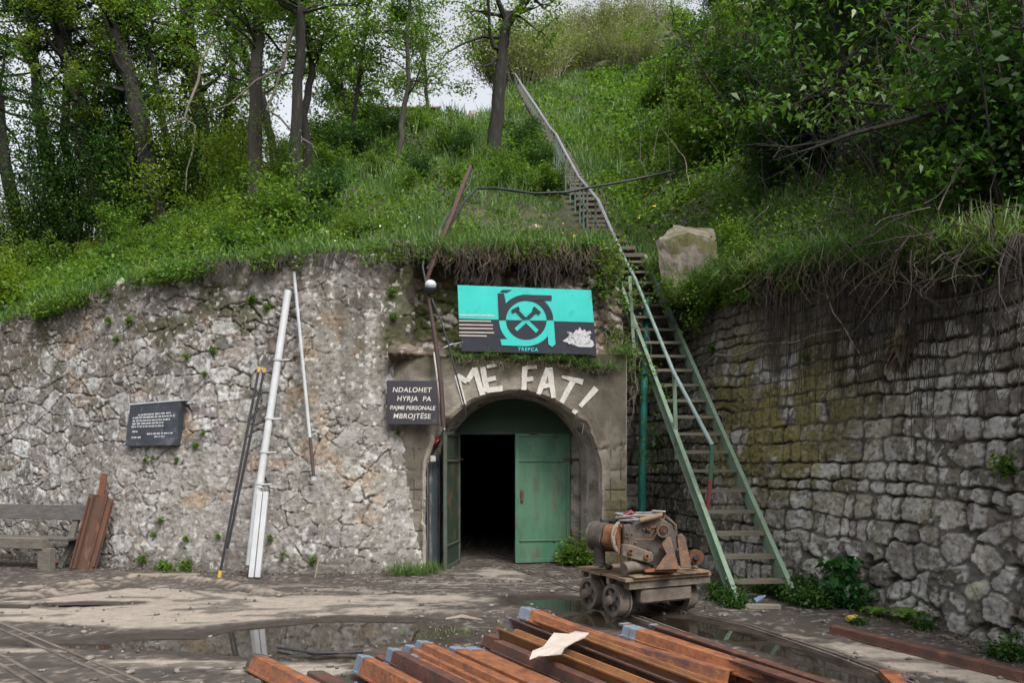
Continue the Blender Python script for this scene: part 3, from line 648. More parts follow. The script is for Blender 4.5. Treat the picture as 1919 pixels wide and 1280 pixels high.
M_wood = mk('grey_weathered_wood', (.055, .053, .05), (.10, .093, .083), scale=6, rough=.9, bump=.5, bscale=20, stretch=(.25, 4, 4), c3=(.05, .045, .04), t3=.6, s3=9)
M_woodl = mk('pale_weathered_wood', (.27, .235, .185), (.17, .145, .115), scale=6, rough=.9, bump=.5, bscale=20, stretch=(.25, 4, 4), c3=(.09, .075, .06), t3=.6, s3=9)
M_plank = mk('old_deck_planks', (.24, .16, .095), (.13, .09, .06), scale=5, rough=.85, bump=.5, bscale=22, stretch=(1, 1, 1), c3=(.33, .25, .17), t3=.6, s3=7)
M_mach = mk('dusty_machine_iron', (.045, .038, .034), (.115, .098, .083), scale=6, rough=.75, bump=.4, bscale=30, metal=.15, c3=(.11, .052, .03), t3=.58, s3=9)
M_mud = mk('mud_caked_iron', (.165, .138, .112), (.07, .057, .047), scale=7, rough=.9, bump=.5, bscale=30, c3=(.09, .05, .035), t3=.6, s3=9)
M_rusto = mk('orange_rust', (.33, .12, .043), (.14, .052, .028), scale=9, rough=.7, rough2=.45, bump=.5, bscale=30, c3=(.07, .035, .032), t3=.50, s3=5, soft=.2)
M_rustd = mk('brown_rust', (.115, .046, .03), (.05, .026, .021), scale=9, rough=.6, bump=.3, bscale=30, c3=(.30, .12, .045), t3=.58, s3=5, soft=.2)
M_rusty = mk('yellow_rust', (.29, .13, .04), (.14, .055, .026), scale=4, rough=.6, bump=.25, bscale=30, c3=(.10, .05, .035), t3=.56, s3=5, soft=.2)
M_tip = mk('blue_grey_tip_paint', (.11, .15, .21), (.20, .235, .28), scale=16, rough=.55, bump=.2, c3=(.10, .055, .035), t3=.54, s3=26)
M_plate = mk('pale_rust_plate', (.12, .055, .032), (.065, .036, .026), scale=5, rough=.85, bump=.35, bscale=25, c3=(.25, .15, .09), t3=.58, s3=5, soft=.25, stretch=(1, 1, .35))

def pts3(l): return [Vector(p) for p in l]

# ================================================================ LOWER STEEL STAIR
F0, F1 = Vector((2.50, 8.75, .0)), Vector((1.80, 14.5, 5.30))
E0, E1 = Vector((3.10, 8.95, .12)), Vector((2.38, 14.5, 5.30))
st = thing('steel_stair', 'pale green steel stair climbing steeply beside the corner of the two stone walls', 'stair', F0)
def stringer(a, b, s, nm):
    d = (b-a).normalized(); side = Vector((d.y, -d.x, 0)).normalized(); up = side.cross(d).normalized()
    if up.z < 0: up = -up
    mb = MB(); w = .055; h = .17; t = .012; s = s
    prof = [(0, -h/2), (w*s, -h/2), (w*s, -h/2+t), (t*s, -h/2+t), (t*s, h/2-t), (w*s, h/2-t), (w*s, h/2), (0, h/2)]
    mb.sweep(prof, a, b, up=up); mb.build(nm, M_sgreen, st)
    return d, up
dS, upS = stringer(F0, F1, -1, 'stringer'); stringer(E0, E1, 1, 'stringer')
NT_ = 21
for k in range(NT_):
    t = (k+1.0)/(NT_+.4)
    a = F0.lerp(F1, t); b = E0.lerp(E1, (a.z-E0.z)/(E1.z-E0.z)); a = a+Vector((0, 0, .0)); mb = MB()
    ax = (b-a).normalized(); fw = Vector((-ax.y, ax.x, 0)); jz = random.uniform(-.006, .006)
    lo = [(-.0, 0), (.2, 0), (.2, .008), (0, .008)]
    mid = (a+b)/2
    c8 = []
    for z in (0, .008):
        for (s_, o) in ((a, -.09), (b, -.09), (b, .10), (a, .10)): c8.append(s_+fw*o+Vector((0, 0, z+jz)))
    mb.hexa(c8)
    mb.hexa([a+fw*-.094+Vector((0, 0, -.03)), b+fw*-.094+Vector((0, 0, -.03)), b+fw*-.088+Vector((0, 0, -.03)), a+fw*-.088+Vector((0, 0, -.03)),
             a+fw*-.094+Vector((0, 0, .012)), b+fw*-.094+Vector((0, 0, .012)), b+fw*-.088+Vector((0, 0, .012)), a+fw*-.088+Vector((0, 0, .012))])
    mb.build('tread', M_tread, st)
def on_str(y):          # the point of the left stringer seen at photo row y
    lo, hi = 0., 1.
    for _ in range(40):
        m_ = (lo+hi)/2; p = F0.lerp(F1, m_); py = HY-FPX*(p.z-CH)/p.y
        if py > y: lo = m_
        else: hi = m_
    return F0.lerp(F1, (lo+hi)/2)
rp = on_str(960); r0 = P(1335, 835, rp.y); hp = rp+Vector((.02, 0, 0))
mb = MB(); mb.bar(P(1331, 900, rp.y), r0, .045, .045, (0, 1, 0)); mb.build('end_post', M_darkgreen, st)
mb = MB(); mb.bar(P(1325, 962, rp.y), P(1331, 899.5, rp.y), .043, .043, (0, 1, 0)); mb.build('end_post', M_redp, st, label='dark red lower end of the handrail post')
for y0, y1, xo in ((697, 861, (1263, 1268)), (517, 657, (1180, 1188))):
    b = on_str(y1-45 if y1 > 800 else y1-20); mb = MB(); mb.bar(P(xo[1], y1, b.y-.03), P(xo[0], y0, b.y-.03), .05, .03, (0, 1, 0)); mb.build('handrail_post', M_sgreen, st)
b2 = on_str(600); bt = on_str(505)
rail_pts = [r0, P(1262, 697, on_str(820).y), P(1190, 522, on_str(640).y), P(1166, 476, 14.3)]
mb = MB(); mb.tube(rail_pts, .026, 8); mb.build('handrail', M_sgrey, st, smooth=True)
mb = MB(); mb.box((2.09, 14.72, 5.37), (.62, .40, .07)); mb.build('landing', mk('landing_concrete', (.13, .11, .09), (.09, .075, .06), rough=.9), st)

# ================================================================ UPPER STAIR ON THE HILL
us = thing('hillside_stair', 'long narrow earth and concrete stair with thin railing climbing the grassy hill', 'stair', stair_line[0])
M_step = mk('mossy_step', (.15, .12, .095), (.08, .065, .05), scale=2, rough=.95, bump=.3)
N_ = 0; M_railg = mk('dull_green_railing', (.06, .105, .08), (.04, .07, .055), rough=.6, bump=0)
segs = list(zip(stair_line[:-1], stair_line[1:]))
cur_ = 0
for a, b in segs:
    n_ = max(1, int((b.z-a.z)/.24))
    for k in range(n_):
        p = a.lerp(b, (k+.5)/n_); N_ += 1
        if N_ > 98: continue
        rise = (b.z-a.z)/n_; run = (b.y-a.y)/n_
        mb = MB(); mb.box((p.x+random.uniform(-.02, .02), p.y+.02, p.z+.05), (.50, run*.62, .07)); mb.build('step', M_step, us)
rpx = [(1166, 476, 14.3), (1136, 409, 14.7), (1121, 375, 15.2), (1104, 354, 15.7), (1085, 332, 17.6), (1057, 281, 20), (1042, 251, 23.5), (1031, 240, 25.5), (1005, 199, 32), (982, 165, 41), (956, 122, 53)]
top = [P(*p) for p in rpx]
mb = MB(); mb.tube(top, [.028]*5+[.034, .036, .038, .045, .05, .055], 6); mb.build('handrail', mk('bright_steel_tube', (.30, .32, .34), (.2, .22, .24), rough=.4, bump=0, metal=.3), us, smooth=True)
low = []
for i, t in enumerate(top):
    s_ = t.copy(); s_.z -= .45; low.append(s_)
mb = MB(); mb.tube(low[1:], .012, 5); mb.build('mid_rail', M_railg, us)
def at_rail(d):
    for a, b in zip(top[:-1], top[1:]):
        if a.y <= d <= b.y: return a.lerp(b, (d-a.y)/(b.y-a.y))
d_ = 14.7
while d_ < 54:
    t = at_rail(d_)
    if t is None: break
    mb = MB(); mb.bar(Vector((t.x, t.y, t.z-1.0)), t, .035 if d_ < 30 else .045, .035, (0, 1, 0)); mb.build('railing_post', M_railg, us)
    d_ += .62+.035*(d_-14)

# ================================================================ GREEN PIPE
mb = MB(); mb.tube([P(1203, 960, 12.6), P(1203, 900, 12.6), P(1207, 720, 12.8), P(1214, 560, 13.3)], .062, 14)
gp = thing('drain_pipe', 'teal green vertical drain pipe behind the steel stair', 'pipe', P(1203, 960, 12.6)); mb.tube([P(1203, 960, 12.6), Vector((P(1203, 960, 12.6).x, 12.6, -.05))], .062, 14)
mb.build('pipe', M_pipe, gp, smooth=True)
mb = MB()
for y in (700, 935): mb.ring(P(1206 if y < 800 else 1203, y, 12.6 if y > 800 else 12.8)-Vector((0, 0, .02)), (0, 0, 1), .058, .072, .05, 16)
mb2 = MB(); mb2.v, mb2.f, mb2.m = mb.v[:64], mb.f[:64], mb.m[:64]; mb2.build('coupling', M_pipe, gp)
mb = MB(); mb.ring(P(1203, 935, 12.6)-Vector((0, 0, .02)), (0, 0, 1), .058, .072, .05, 16); mb.build('coupling', M_pipe, gp)

# ================================================================ THE BIG SIGN
M_cyan = mk('turquoise_paint', (.035, .50, .45), (.05, .58, .52), scale=3, rough=.45, bump=.05, c3=(.03, .36, .33), t3=.56, s3=6, soft=.2)
M_navy = mk('dark_slate_paint', (.022, .024, .036), (.03, .032, .045), scale=3, rough=.5, bump=.05)
M_wpt = mk('chalk_white_paint', (.62, .62, .64), (.45, .45, .48), scale=30, rough=.7, bump=.1, c3=(.22, .23, .26), t3=.56, s3=38)
M_gold = mk('faded_line_paint', (.5, .42, .33), (.55, .5, .45), scale=8, rough=.6, bump=0)
sN = Vector((-.04, -1, -.10)).normalized(); sP = P(985, 600, 11.42)
def sq(x, y, o=0): return on_plane(840+x/6.397, 520+y/6.397, sP+sN*o, sN)
sg = thing('mine_sign', 'large turquoise and black board with round hammer emblem above the tunnel arch', 'sign', sq(950, 930))
def flat(mb, poly, o, t=.0022): mb.prism([sq(x, y, o) for x, y in poly], sN, t)
mb = MB(); mb.prism([sq(110, 88), sq(1715, 150), sq(1780, 930), sq(160, 885)], -sN, .03); mb.build('board', M_navy, sg, bevel=.002)
mb = MB(); flat(mb, [(112, 90), (1713, 152), (1746, 538), (128, 492)], .001); mb.build('upper_field', M_cyan, sg)
def arc(cx, cy, rx, ry, a0, a1, n=28): return [(cx+rx*math.cos(R(a)), cy-ry*math.sin(R(a))) for a in np.linspace(a0, a1, n)]
rcx, rcy = 935, 513
mb = MB(); flat(mb, arc(rcx, rcy, 325, 308, 180, 0)+arc(rcx, rcy, 243, 235, 0, 180), .0045)
flat(mb, [(592, 190), (668, 190), (690, 300), (688, 500), (606, 497)], .0075); flat(mb, [(850, 228), (900, 205), (1240, 215), (1240, 275), (1100, 275), (1000, 282), (860, 262)], .009)
flat(mb, [(615, 176), (648, 148), (765, 149), (700, 184)], .0045)
mb.build('emblem', M_navy, sg, label='dark upper half of the round emblem')
mb = MB(); flat(mb, arc(rcx, rcy+3, 325, 308, 180, 360)+arc(rcx, rcy+3, 243, 235, 360, 180), .0045)
flat(mb, [(625, 742), (760, 738), (850, 760), (935, 780), (930, 824), (640, 815)], .0075); flat(mb, [(1184, 530), (1266, 530), (1286, 800), (1245, 834), (1200, 802)], .009)
mb.build('emblem', M_cyan, sg, label='turquoise lower half of the round emblem')
mb = MB(); flat(mb, arc(rcx, rcy+3, 242, 234, 180, 360), .0035); mb.build('emblem_disc', M_navy, sg)
def hb(mb, a, b, w, o):
    a = Vector((*a, 0)); b = Vector((*b, 0)); d = (b-a).normalized(); x = Vector((-d.y, d.x, 0))*w/2
    flat(mb, [(p.x, p.y) for p in (a-x, b-x, b+x, a+x)], o)
mb = MB(); hb(mb, (930, 512), (808, 385), 46, .0065); hb(mb, (930, 512), (1058, 390), 46, .0095); hb(mb, (762, 410), (850, 362), 42, .0125); hb(mb, (1018, 362), (1098, 432), 44, .0125); mb.build('hammers', M_navy, sg)
mb = MB(); hb(mb, (932, 515), (810, 628), 46, .0065); hb(mb, (932, 515), (1068, 648), 46, .0095); mb.build('hammers', M_cyan, sg, label='turquoise hammer handles')
for y, x1, m_ in ((452, 552, M_wpt), (519, 515, M_gold), (567, 535, M_gold), (610, 535, M_gold), (658, 550, M_gold), (697, 462, M_gold)):
    mb = MB(); mb.prism([sq(130, y-8, .0045), sq(x1, y-2, .0045), sq(x1, y+12, .0045), sq(130, y+6, .0045)], sN, .002); mb.build('text_line', m_, sg)
mb = MB(); rr = random.Random(4)
out_ = [(1370, 762), (1440, 715), (1450, 655), (1500, 672), (1535, 625), (1555, 640), (1575, 595), (1605, 640), (1640, 622), (1650, 655), (1700, 640), (1712, 658), (1680, 690), (1712, 705), (1690, 730), (1735, 765), (1750, 810), (1720, 838), (1640, 835), (1560, 830), (1480, 800), (1420, 778)]
flat(mb, out_, .0045)
for _ in range(46):
    x = rr.uniform(1440, 1710); y = rr.uniform(665, 815); a = rr.uniform(-2.6, -.5); l = rr.uniform(15, 42); w = rr.uniform(8, 16)
    dx, dy = math.cos(a)*l, math.sin(a)*l; px_, py_ = -math.sin(a)*w/2, math.cos(a)*w/2
    b0, b1, t_ = sq(x-px_, y-py_, .0066), sq(x+px_, y+py_, .0066), sq(x+dx, y+dy, .012)
    c_ = sq(x, y, .02); mb.add([b0, b1, t_, c_], [(0, 2, 3), (2, 1, 3), (0, 3, 1)])
mb.build('crystal_picture', M_wpt, sg)
def text_obj(name, body, size, mat, parent, org, xdir, ydir, shear=0, extrude=.001, spacing=1.0, bold=0):
    cu = bpy.data.curves.new(name, 'FONT'); cu.body = body; cu.size = size; cu.extrude = extrude; cu.shear = shear; cu.space_character = spacing; cu.offset = bold
    cu.align_x = 'CENTER'; tmp = bpy.data.objects.new('tmp', cu); COL.objects.link(tmp)
    me = bpy.data.meshes.new_from_object(tmp.evaluated_get(bpy.context.evaluated_depsgraph_get())); bpy.data.objects.remove(tmp)
    x = Vector(xdir).normalized(); z = x.cross(Vector(ydir)).normalized(); y = z.cross(x)
    M = Matrix((x, y, z)).transposed().to_4x4(); M.translation = Vector(org); me.transform(M); me.materials.clear()
    return link_mesh(name, me, mat, parent)
xd = sq(1715, 150)-sq(110, 88); yd = sq(110, 88)-sq(160, 885)
text_obj('company_name', 'TREPÇA', .066, M_cyan, sg, sq(955, 880, .004), xd, yd, spacing=1.3, bold=.0022)
for x, y in ((170, 775), (1690, 235)):
    mb = MB(); mb.cyl(sq(x, y, 0), sq(x, y, .012), .008, 8); mb.build('bolt', M_grey, sg)
mb = MB(); mb.tube([sq(160, 780, -.02), sq(40, 800, -.03), P(831, 652, 11.45), P(824, 662, 11.5)], .008, 6); mb.build('support_bracket', M_grey, sg)

# ================================================================ WARNING SIGN AND STONE PLAQUE
wP = P(770, 755, 11.34); wN = Vector((-.05, -1, 0)).normalized()
def wq(x, y, o=0): return on_plane(715+x/12.19, 700+y/12.19, wP+wN*o, wN)
ws = thing('warning_sign', 'small square black board with four hand lettered white lines left of the arch', 'sign', wq(700, 1170))
mb = MB(); mb.prism([wq(115, 158), wq(1245, 168), wq(1310, 1170), wq(130, 1165)], -wN, .045); mb.build('board', mk('black_board_paint', (.022, .022, .03), (.035, .033, .04), scale=5, rough=.5, bump=.08, c3=(.07, .055, .05), t3=.64, s3=5), ws, bevel=.004)
xd = wq(1245, 168)-wq(115, 158); yd = Vector((0, 0, 1))
for body, x, y, sz, sp in (('NDALOHET', 690, 428, .098, 1.1), ('HYRJA  PA', 735, 630, .098, 1.1), ('PAJME PERSONALE', 705, 830, .079, .99), ('MBROJTËSE', 690, 1030, .10, 1.08)):
    text_obj('lettering', body, sz, M_white, ws, wq(x, y, .002), xd, yd, shear=.15, bold=.0012, spacing=sp)
pP = lwp(290, 795, .13); pn = Vector((-.20+.62, -1, 0)).normalized()
pn = Vector((-.36, -1, 0)).normalized()
def pq(x, y, o=0): return on_plane(220+x/9.843, 730+y/9.843, pP+pn*o, pn)
pl = thing('memorial_plaque', 'dark polished stone plaque with small engraved lines on the left wall', 'plaque', pq(600, 1040))
mb = MB(); mb.prism([pq(240, 300), pq(1180, 200), pq(1075, 1030), pq(140, 1045)], -pn, .10); mb.build('slab', mk('black_granite', (.028, .033, .042), (.06, .065, .08), scale=5, rough=.35, bump=.03, c3=(.10, .10, .13), t3=.58, s3=4, soft=.05), pl)
mb = MB(); mb.prism([pq(215, 292, .01), pq(1240, 205, .01), pq(1245, 180, .01), pq(215, 262, .01)], -pn, .12); mb.build('cap_strip', M_grey, pl)
xd = pq(1180, 200)-pq(240, 300); rr = random.Random(8); M_eng = mk('engraved_line', (.55, .56, .58), (.4, .41, .43), rough=.7, bump=0)
def eline(x0, x1, y, sl, nm='engraved_line'):
    mb = MB(); x = x0
    while x < x1:
        w = rr.uniform(22, 70); x2 = min(x+w, x1)
        def yy(q): return y+sl*(q-x0)
        u = x
        while u < x2-6:                       # separate little upright strokes, as unreadable as in the photograph
            h = rr.uniform(26, 34); v_ = min(u+rr.uniform(6, 13), x2)
            mb.prism([pq(u, yy(u), .001), pq(v_, yy(v_), .001), pq(v_, yy(v_)-h, .001), pq(u, yy(u)-h, .001)], pn, .001); u = v_+rr.uniform(2, 5)
        x = x2+rr.uniform(10, 18)
    mb.build(nm, M_eng, pl)
for a in ((385, 985, 490, -.075), (285, 1060, 545, -.06), (285, 970, 600, -.05), (275, 865, 655, -.05), (262, 850, 708, -.04), (275, 380, 795, -.02), (262, 430, 905, -.02), (545, 1020, 838, -.04), (680, 875, 888, -.03)): eline(*a)

# ================================================================ BENCH AT THE LEFT
b0 = Vector((-7.1, 11.75, 0)); bx = Vector((1, -.28, 0)).normalized()
bx = (P(110, 1010, 11.6)-P(-80, 1008, 12.1)); bx.z = 0; bx.normalize(); by = Vector((-bx.y, bx.x, 0))
be = P(78, 1003, 11.55)
M_wbench = mk('bench_timber', (.15, .135, .11), (.09, .08, .068), scale=6, rough=.9, bump=.5, bscale=20, stretch=(.25, 4, 4), c3=(.05, .045, .04), t3=.6, s3=9)
bench = thing('wooden_bench', 'grey wooden bench with plank backrest against the wall at the left edge', 'bench', (be.x-.5, be.y+.2, 0))
def bp_(u, v, z): return Vector((be.x, be.y, 0))-bx*u+by*v+Vector((0, 0, z))
def bhex(mb, u0, u1, v0, v1, z0, z1, dv=0):
    mb.hexa([bp_(u0, v0, z0), bp_(u1, v0, z0), bp_(u1, v1, z0), bp_(u0, v1, z0), bp_(u0, v0+dv, z1), bp_(u1, v0+dv, z1), bp_(u1, v1+dv, z1), bp_(u0, v1+dv, z1)][::1])
mb = MB(); bhex(mb, 2.6, .0, 0, .13, .32, .47); mb.build('seat', M_wbench, bench, bevel=.006, label='thick front beam of the bench seat')
mb = MB(); bhex(mb, 2.6, -.28, .14, .42, .43, .47); mb.build('seat', M_wood, bench, bevel=.004)
mb = MB(); bhex(mb, 2.6, -.42, .40, .44, .72, .94, .05); mb.build('backrest', M_wood, bench, bevel=.005)
mb = MB(); mb.bar(bp_(-.14, .40, .45), bp_(-.20, .46, .80), .10, .05, by); mb.build('back_support', M_wbench, bench)
mb = MB(); bhex(mb, .10, -.12, .02, .13, -.02, .33); mb.build('leg', M_wbench, bench, bevel=.005)
mb = MB(); bhex(mb, 2.2, 2.0, .02, .13, -.02, .33); mb.build('leg', M_wbench, bench, bevel=.005)
mb = MB(); mb.bar(bp_(-.04, .30, .02), bp_(-.18, .42, .44), .08, .06, by); mb.build('rear_leg', M_wood, bench)

# ================================================================ LEANING THINGS ON THE LEFT WALL
def wall_y(x, z):       # wall face distance at plan x and height z (left wall)
    Q = WL[1]; i = np.argmin(abs(Q[:, 0]-x)); return float(Q[i, 1])+.07*z
def lean(pts, r, mat, name, label, cat, off=.06, group=None, n=8, parent=None):
    P3 = []
    for (x, y, d) in pts: P3.append(P(x, y, d))
    mb = MB(); mb.tube(P3, r, n); return topbuild(mb, name, mat, label, cat, group, smooth=True)
# rusted steel plates
rp_ = thing('rusted_steel_sheet', 'broad rusty folded steel sheet leaning on the wall beside the bench', 'steel sheet', G(150, 1072))
prof = [(-.17, 0), (-.09, .0), (-.07, -.05), (-.03, -.05), (-.01, 0), (.06, .01), (.15, .0), (.21, -.02), (.21, -.008), (.15, .012), (.06, .022), (-.01, .012), (-.02, -.035), (-.075, -.035), (-.095, .012), (-.17, .012)]
a = G(152, 1069, .0)+Vector((0, -.0, 0)); b_ = P(188, 930, 11.75)
mb = MB(); mb.sweep(prof, a, b_, up=(0, -1, .2)); mb.build('plate', M_plate, rp_)
for k_, (o_, t_, l_) in enumerate(((.10, .0, 1.05), (.185, .05, .93), (-.15, .02, .98))):
    mb = MB(); mb.bar(a.lerp(b_, t_)+Vector((o_, -.03, 0)), a.lerp(b_, l_)+Vector((o_+.01, -.035, 0)), .045-.01*k_, .014, (0, -1, .2)); mb.build('rib', M_rustd if k_ != 1 else M_plate, rp_)
mb = MB(); mb.bar(P(186, 950, 11.85), P(196, 888, 11.93), .09, .02, (0, -1, 0)); topbuild(mb, 'rusted_flat_bar', M_rust, 'narrow dark rusty bar sticking up behind the rusty steel sheet', 'steel bar')
for i, (xa, xb, xo) in enumerate((((411, 1083, 10.85), (486, 688, 11.2), 0), ((424, 1040, 10.95), (496, 690, 11.23), 0))):
    a = P(*xa); b_ = P(*xb); mb = MB(); mb.tube([a.lerp(b_, .03), a.lerp(b_, .975)], .018, 8)
    rod = thing('hose_rod', ('black rod with brass foot leaning on the wall, left of a pair' if i == 0 else 'black rod leaning on the wall, right of a pair, nearer the white pole'), 'rod', a, 'black rods leaning on the left wall')
    mb.build('shaft', M_black, rod, smooth=True)
    mb = MB(); mb.tube([a.lerp(b_, .975), b_], .024, 8); mb.build('tip', M_yel, rod)
    if i == 0: mb = MB(); mb.tube([a, a.lerp(b_, .032)], .028, 8); mb.build('foot', M_yel, rod)
wp = thing('white_pole', 'thick pale grey pipe with clamps leaning high up the left wall', 'pole', P(478, 1078, 10.8))
a = P(486, 915, 10.98); b_ = P(540, 545, 11.38)
mb = MB(); mb.tube([a, b_], [.052, .052], 12); mb.build('pipe', M_wpole, wp, smooth=True)
a2 = P(468, 1060, 10.85); mb = MB(); mb.tube([a2, P(485, 905, 11.0)], .055, 10); mb.build('lower_pipe', M_grey, wp, smooth=True)
for y in (680, 790, 852, 910):
    t = (915-y)/370; p = a.lerp(b_, max(t, 0)); d = (b_-a).normalized(); mb = MB(); mb.ring(p, d, .045, .064, .035, 14); mb.bar(p+Vector((.04, -.03, .01)), p+Vector((.17, -.02, .02)), .03, .02); mb.build('clamp', M_grey, wp)
for i, (x0, x1) in enumerate(((471, 488), (483, 499))):
    mb = MB(); mb.bar(P(x0, 1083, 10.72), P(x1, 922, 10.9), .07, .05, (0, -1, .1))
    topbuild(mb, 'white_profile', M_wpole, ['short white square bar leaning below the thick pole, left of two', 'short white square bar leaning below the thick pole, right of two'][i], 'square bar', 'short white bars under the pole', bevel=.004)
tp = thing('thin_pole', 'thin bluish grey pipe with brown lower end on the wall, right of the thick pole', 'pole', P(588, 915, 11.1))
a = P(588, 895, 11.12); b_ = P(551, 510, 11.42); c_ = a.lerp(b_, .19)
mb = MB(); mb.tube([c_, b_], .023, 8); mb.build('pipe', M_grey, tp, smooth=True)
mb = MB(); mb.tube([a, c_], .024, 8); mb.build('lower_pipe', M_brownp, tp, smooth=True)
mb = MB(); mb.ring(a+Vector((0, 0, -.04)), (0, 0, 1), .01, .04, .05, 12); mb.bar(a+Vector((0, 0, -.12)), a, .03, .02); mb.build('coupling', M_grey, tp)
lean([(590, 1085, 10.85), (612, 975, 10.98), (628, 900, 11.07), (638, 848, 11.12)], [.012, .01, .009, .006], M_woodl, 'thin_stick', 'thin bare stick leaning on the wall between the poles and the arch', 'stick', n=6)

# ================================================================ LAMP, PIPES AND CABLES ABOVE THE ARCH
lp = thing('wall_lamp', 'small white globe lamp on a brown conduit left of the big sign', 'lamp', P(806, 545, 11.4))
mb = MB(); mb.tube([P(831, 800, 11.45), P(826, 720, 11.42), P(815, 630, 11.42), P(801, 545, 11.40)], [.038, .036, .034, .03], 10); mb.build('conduit', M_brownp, lp, smooth=True)
mb = MB(); c = P(807, 534, 11.36)
ring_ = []
for i in range(9):
    a = -math.pi/2+math.pi*i/8; ring_.append((c+Vector((0, -math.sin(a)*.0, math.sin(a)*.075)), max(.002, .085*math.cos(a))))
mb.tube([q[0] for q in ring_], [q[1] for q in ring_], 16); mb.build('globe', mk('lamp_glass', (.5, .52, .54), (.4, .42, .44), rough=.15, bump=0), lp, smooth=True)
mb = MB(); mb.tube([c+Vector((-.01, 0, -.03)), c+Vector((-.015, .02, -.09)), c+Vector((-.02, .03, -.13))], [.09, .085, .05], 14); mb.build('socket', M_black, lp, smooth=True)
M_rustp = mk('rusty_tube', (.045, .026, .02), (.08, .036, .026), scale=8, rough=.8, bump=.3)
lean([(799, 528, 11.5), (812, 490, 11.5), (848, 400, 11.9), (870, 340, 12.3), (882, 312, 12.5)], [.03, .03, .034, .038, .03], M_rustp, 'bent_rusty_pipe', 'rusty brown pipe slanting up from the lamp over the grass', 'pipe')
lean([(885, 318, 12.5), (880, 345, 12.4), (846, 392, 12.1), (820, 438, 11.7), (796, 466, 11.5), (792, 500, 11.45), (799, 535, 11.4)], .016, M_black, 'black_cable', 'black cable hanging down beside the slanting rusty pipe to the lamp', 'cable')
lean([(800, 505, 11.5), (842, 425, 11.9), (868, 380, 12.4), (893, 353, 12.9), (925, 352, 13.7), (1000, 362, 14.2), (1060, 360, 14.6), (1110, 350, 14.6), (1180, 338, 14.6), (1262, 320, 15)], .022, M_black, 'black_cable', 'black cable running across the hillside over the stair railing', 'cable')
lean([(809, 560, 11.36), (826, 600, 11.34), (842, 650, 11.33), (860, 720, 11.34), (873, 770, 11.36), (872, 785, 11.4), (858, 800, 11.45), (836, 806, 11.5)], .013, M_black, 'black_cable', 'black cable dropping past the painted M into the arch', 'cable', n=6)
lean([(813, 660, 11.40), (820, 712, 11.41), (826, 760, 11.42), (833, 806, 11.45)], .012, M_white, 'pale_wire', 'pale stripped wire running down the brown conduit', 'wire', n=5)

# ================================================================ CONCRETE BLOCK ON THE SLOPE
def lumpy(name, pts_top, pts_bot, mat, label, cat, noise=.03, seed=1, sub=14):
    # closed prism with roughened subdivided faces
    import bmesh
    bm = bmesh.new(); tv = [bm.verts.new(p) for p in pts_top]; bv = [bm.verts.new(p) for p in pts_bot]; n = len(tv)
    bm.faces.new(tv); bm.faces.new(bv[::-1])
    for i in range(n): bm.faces.new([tv[i], bv[i], bv[(i+1) % n], tv[(i+1) % n]])
    bmesh.ops.subdivide_edges(bm, edges=bm.edges[:], cuts=sub, use_grid_fill=True)
    bmesh.ops.recalc_face_normals(bm, faces=bm.faces[:])
    co = np.array([v.co[:] for v in bm.verts]); nn = np.array([v.normal[:] for v in bm.verts])
    d = noise*(fbm(co[:, 0]*6+co[:, 2]*2, co[:, 1]*6+co[:, 2]*5, seed)-.5)*2
    for v, q, k in zip(bm.verts, nn, d): v.co = v.co+Vector(q)*float(k)
    me = bpy.data.meshes.new(name); bm.to_mesh(me); bm.free(); o = link_mesh(name, me, mat, None, Vector([float(q) for q in co.min(0)]))
    return tag(o, label, cat)
bt_ = [P(1230, 452, 12.6), P(1290, 436, 12.4), P(1345, 450, 12.7), P(1336, 428, 13.5), P(1262, 423, 13.5)]
bb_ = [p+Vector((0, 0, -1.05)) for p in bt_]; bb_ = [b+Vector((.12, 0, 0)) if i == 0 else b for i, b in enumerate(bb_)]
lumpy('concrete_block', bt_, bb_, mk('mossy_concrete_block', (.23, .20, .165), (.10, .085, .068), scale=5, rough=.95, bump=1, bscale=14, c3=(.10, .10, .035), t3=.47, s3=2.5), 'square pinkish concrete block with mossy top half buried in the slope', 'concrete block', .035, 4)
def boulder(name, c, r, mat, label, cat, seed=0, sq_=(1, 1, 1)):
    nu, nv = 26, 16; th = np.linspace(0, 2*np.pi, nu)[:, None]; ph = np.linspace(-np.pi/2, np.pi/2, nv)[None, :]
    x = np.cos(th)*np.cos(ph); y = np.sin(th)*np.cos(ph); z = np.sin(ph)*np.ones_like(th)
    k = 1+.5*(fbm(x*1.6+5+seed, (y+z*1.3)*1.6+5, seed)-.5)+.22*(fbm(x*5+9, (y-z)*5+9, seed+2)-.5)
    k[-1] = k[0]
    V = np.stack([x*k*r*sq_[0]+c[0], y*k*r*sq_[1]+c[1], z*k*r*sq_[2]+c[2]], 2)
    return tag(fmesh(name, V, gridF(nu, nv), mat, smooth=True, origin=(c[0], c[1], c[2]-r*sq_[2])), label, cat)
boulder('pale_boulder', P(975, 142, 54), .75, mk('beige_rock', (.42, .34, .25), (.3, .24, .18), rough=.9), 'beige boulder at the very top of the hillside stair', 'boulder', 3, (1, 1, 1.1))
c = TP(885, 232); boulder('grey_stump', c+Vector((0, 0, .25)), .3, M_woodl, 'small weathered stump standing alone in the grass slope left of the tree', 'stump', 6, (.7, .6, 1.5))
c = TP(1003, 428); boulder('pinkish_stone', c+Vector((0, 0, .05)), .13, mk('pink_stone', (.4, .28, .23), (.3, .2, .17), rough=.9), 'pinkish stone lying in the grass above the big sign', 'stone', 8, (1.2, .8, .7))
c = P(228, 540, 12.35); boulder('standing_pale_stone', c, .13, mk('greenish_white_stone', (.45, .47, .36), (.33, .36, .26), rough=.8), 'pale upright stone on top of the left wall under the bushes', 'stone', 12, (.8, .4, 1.25))
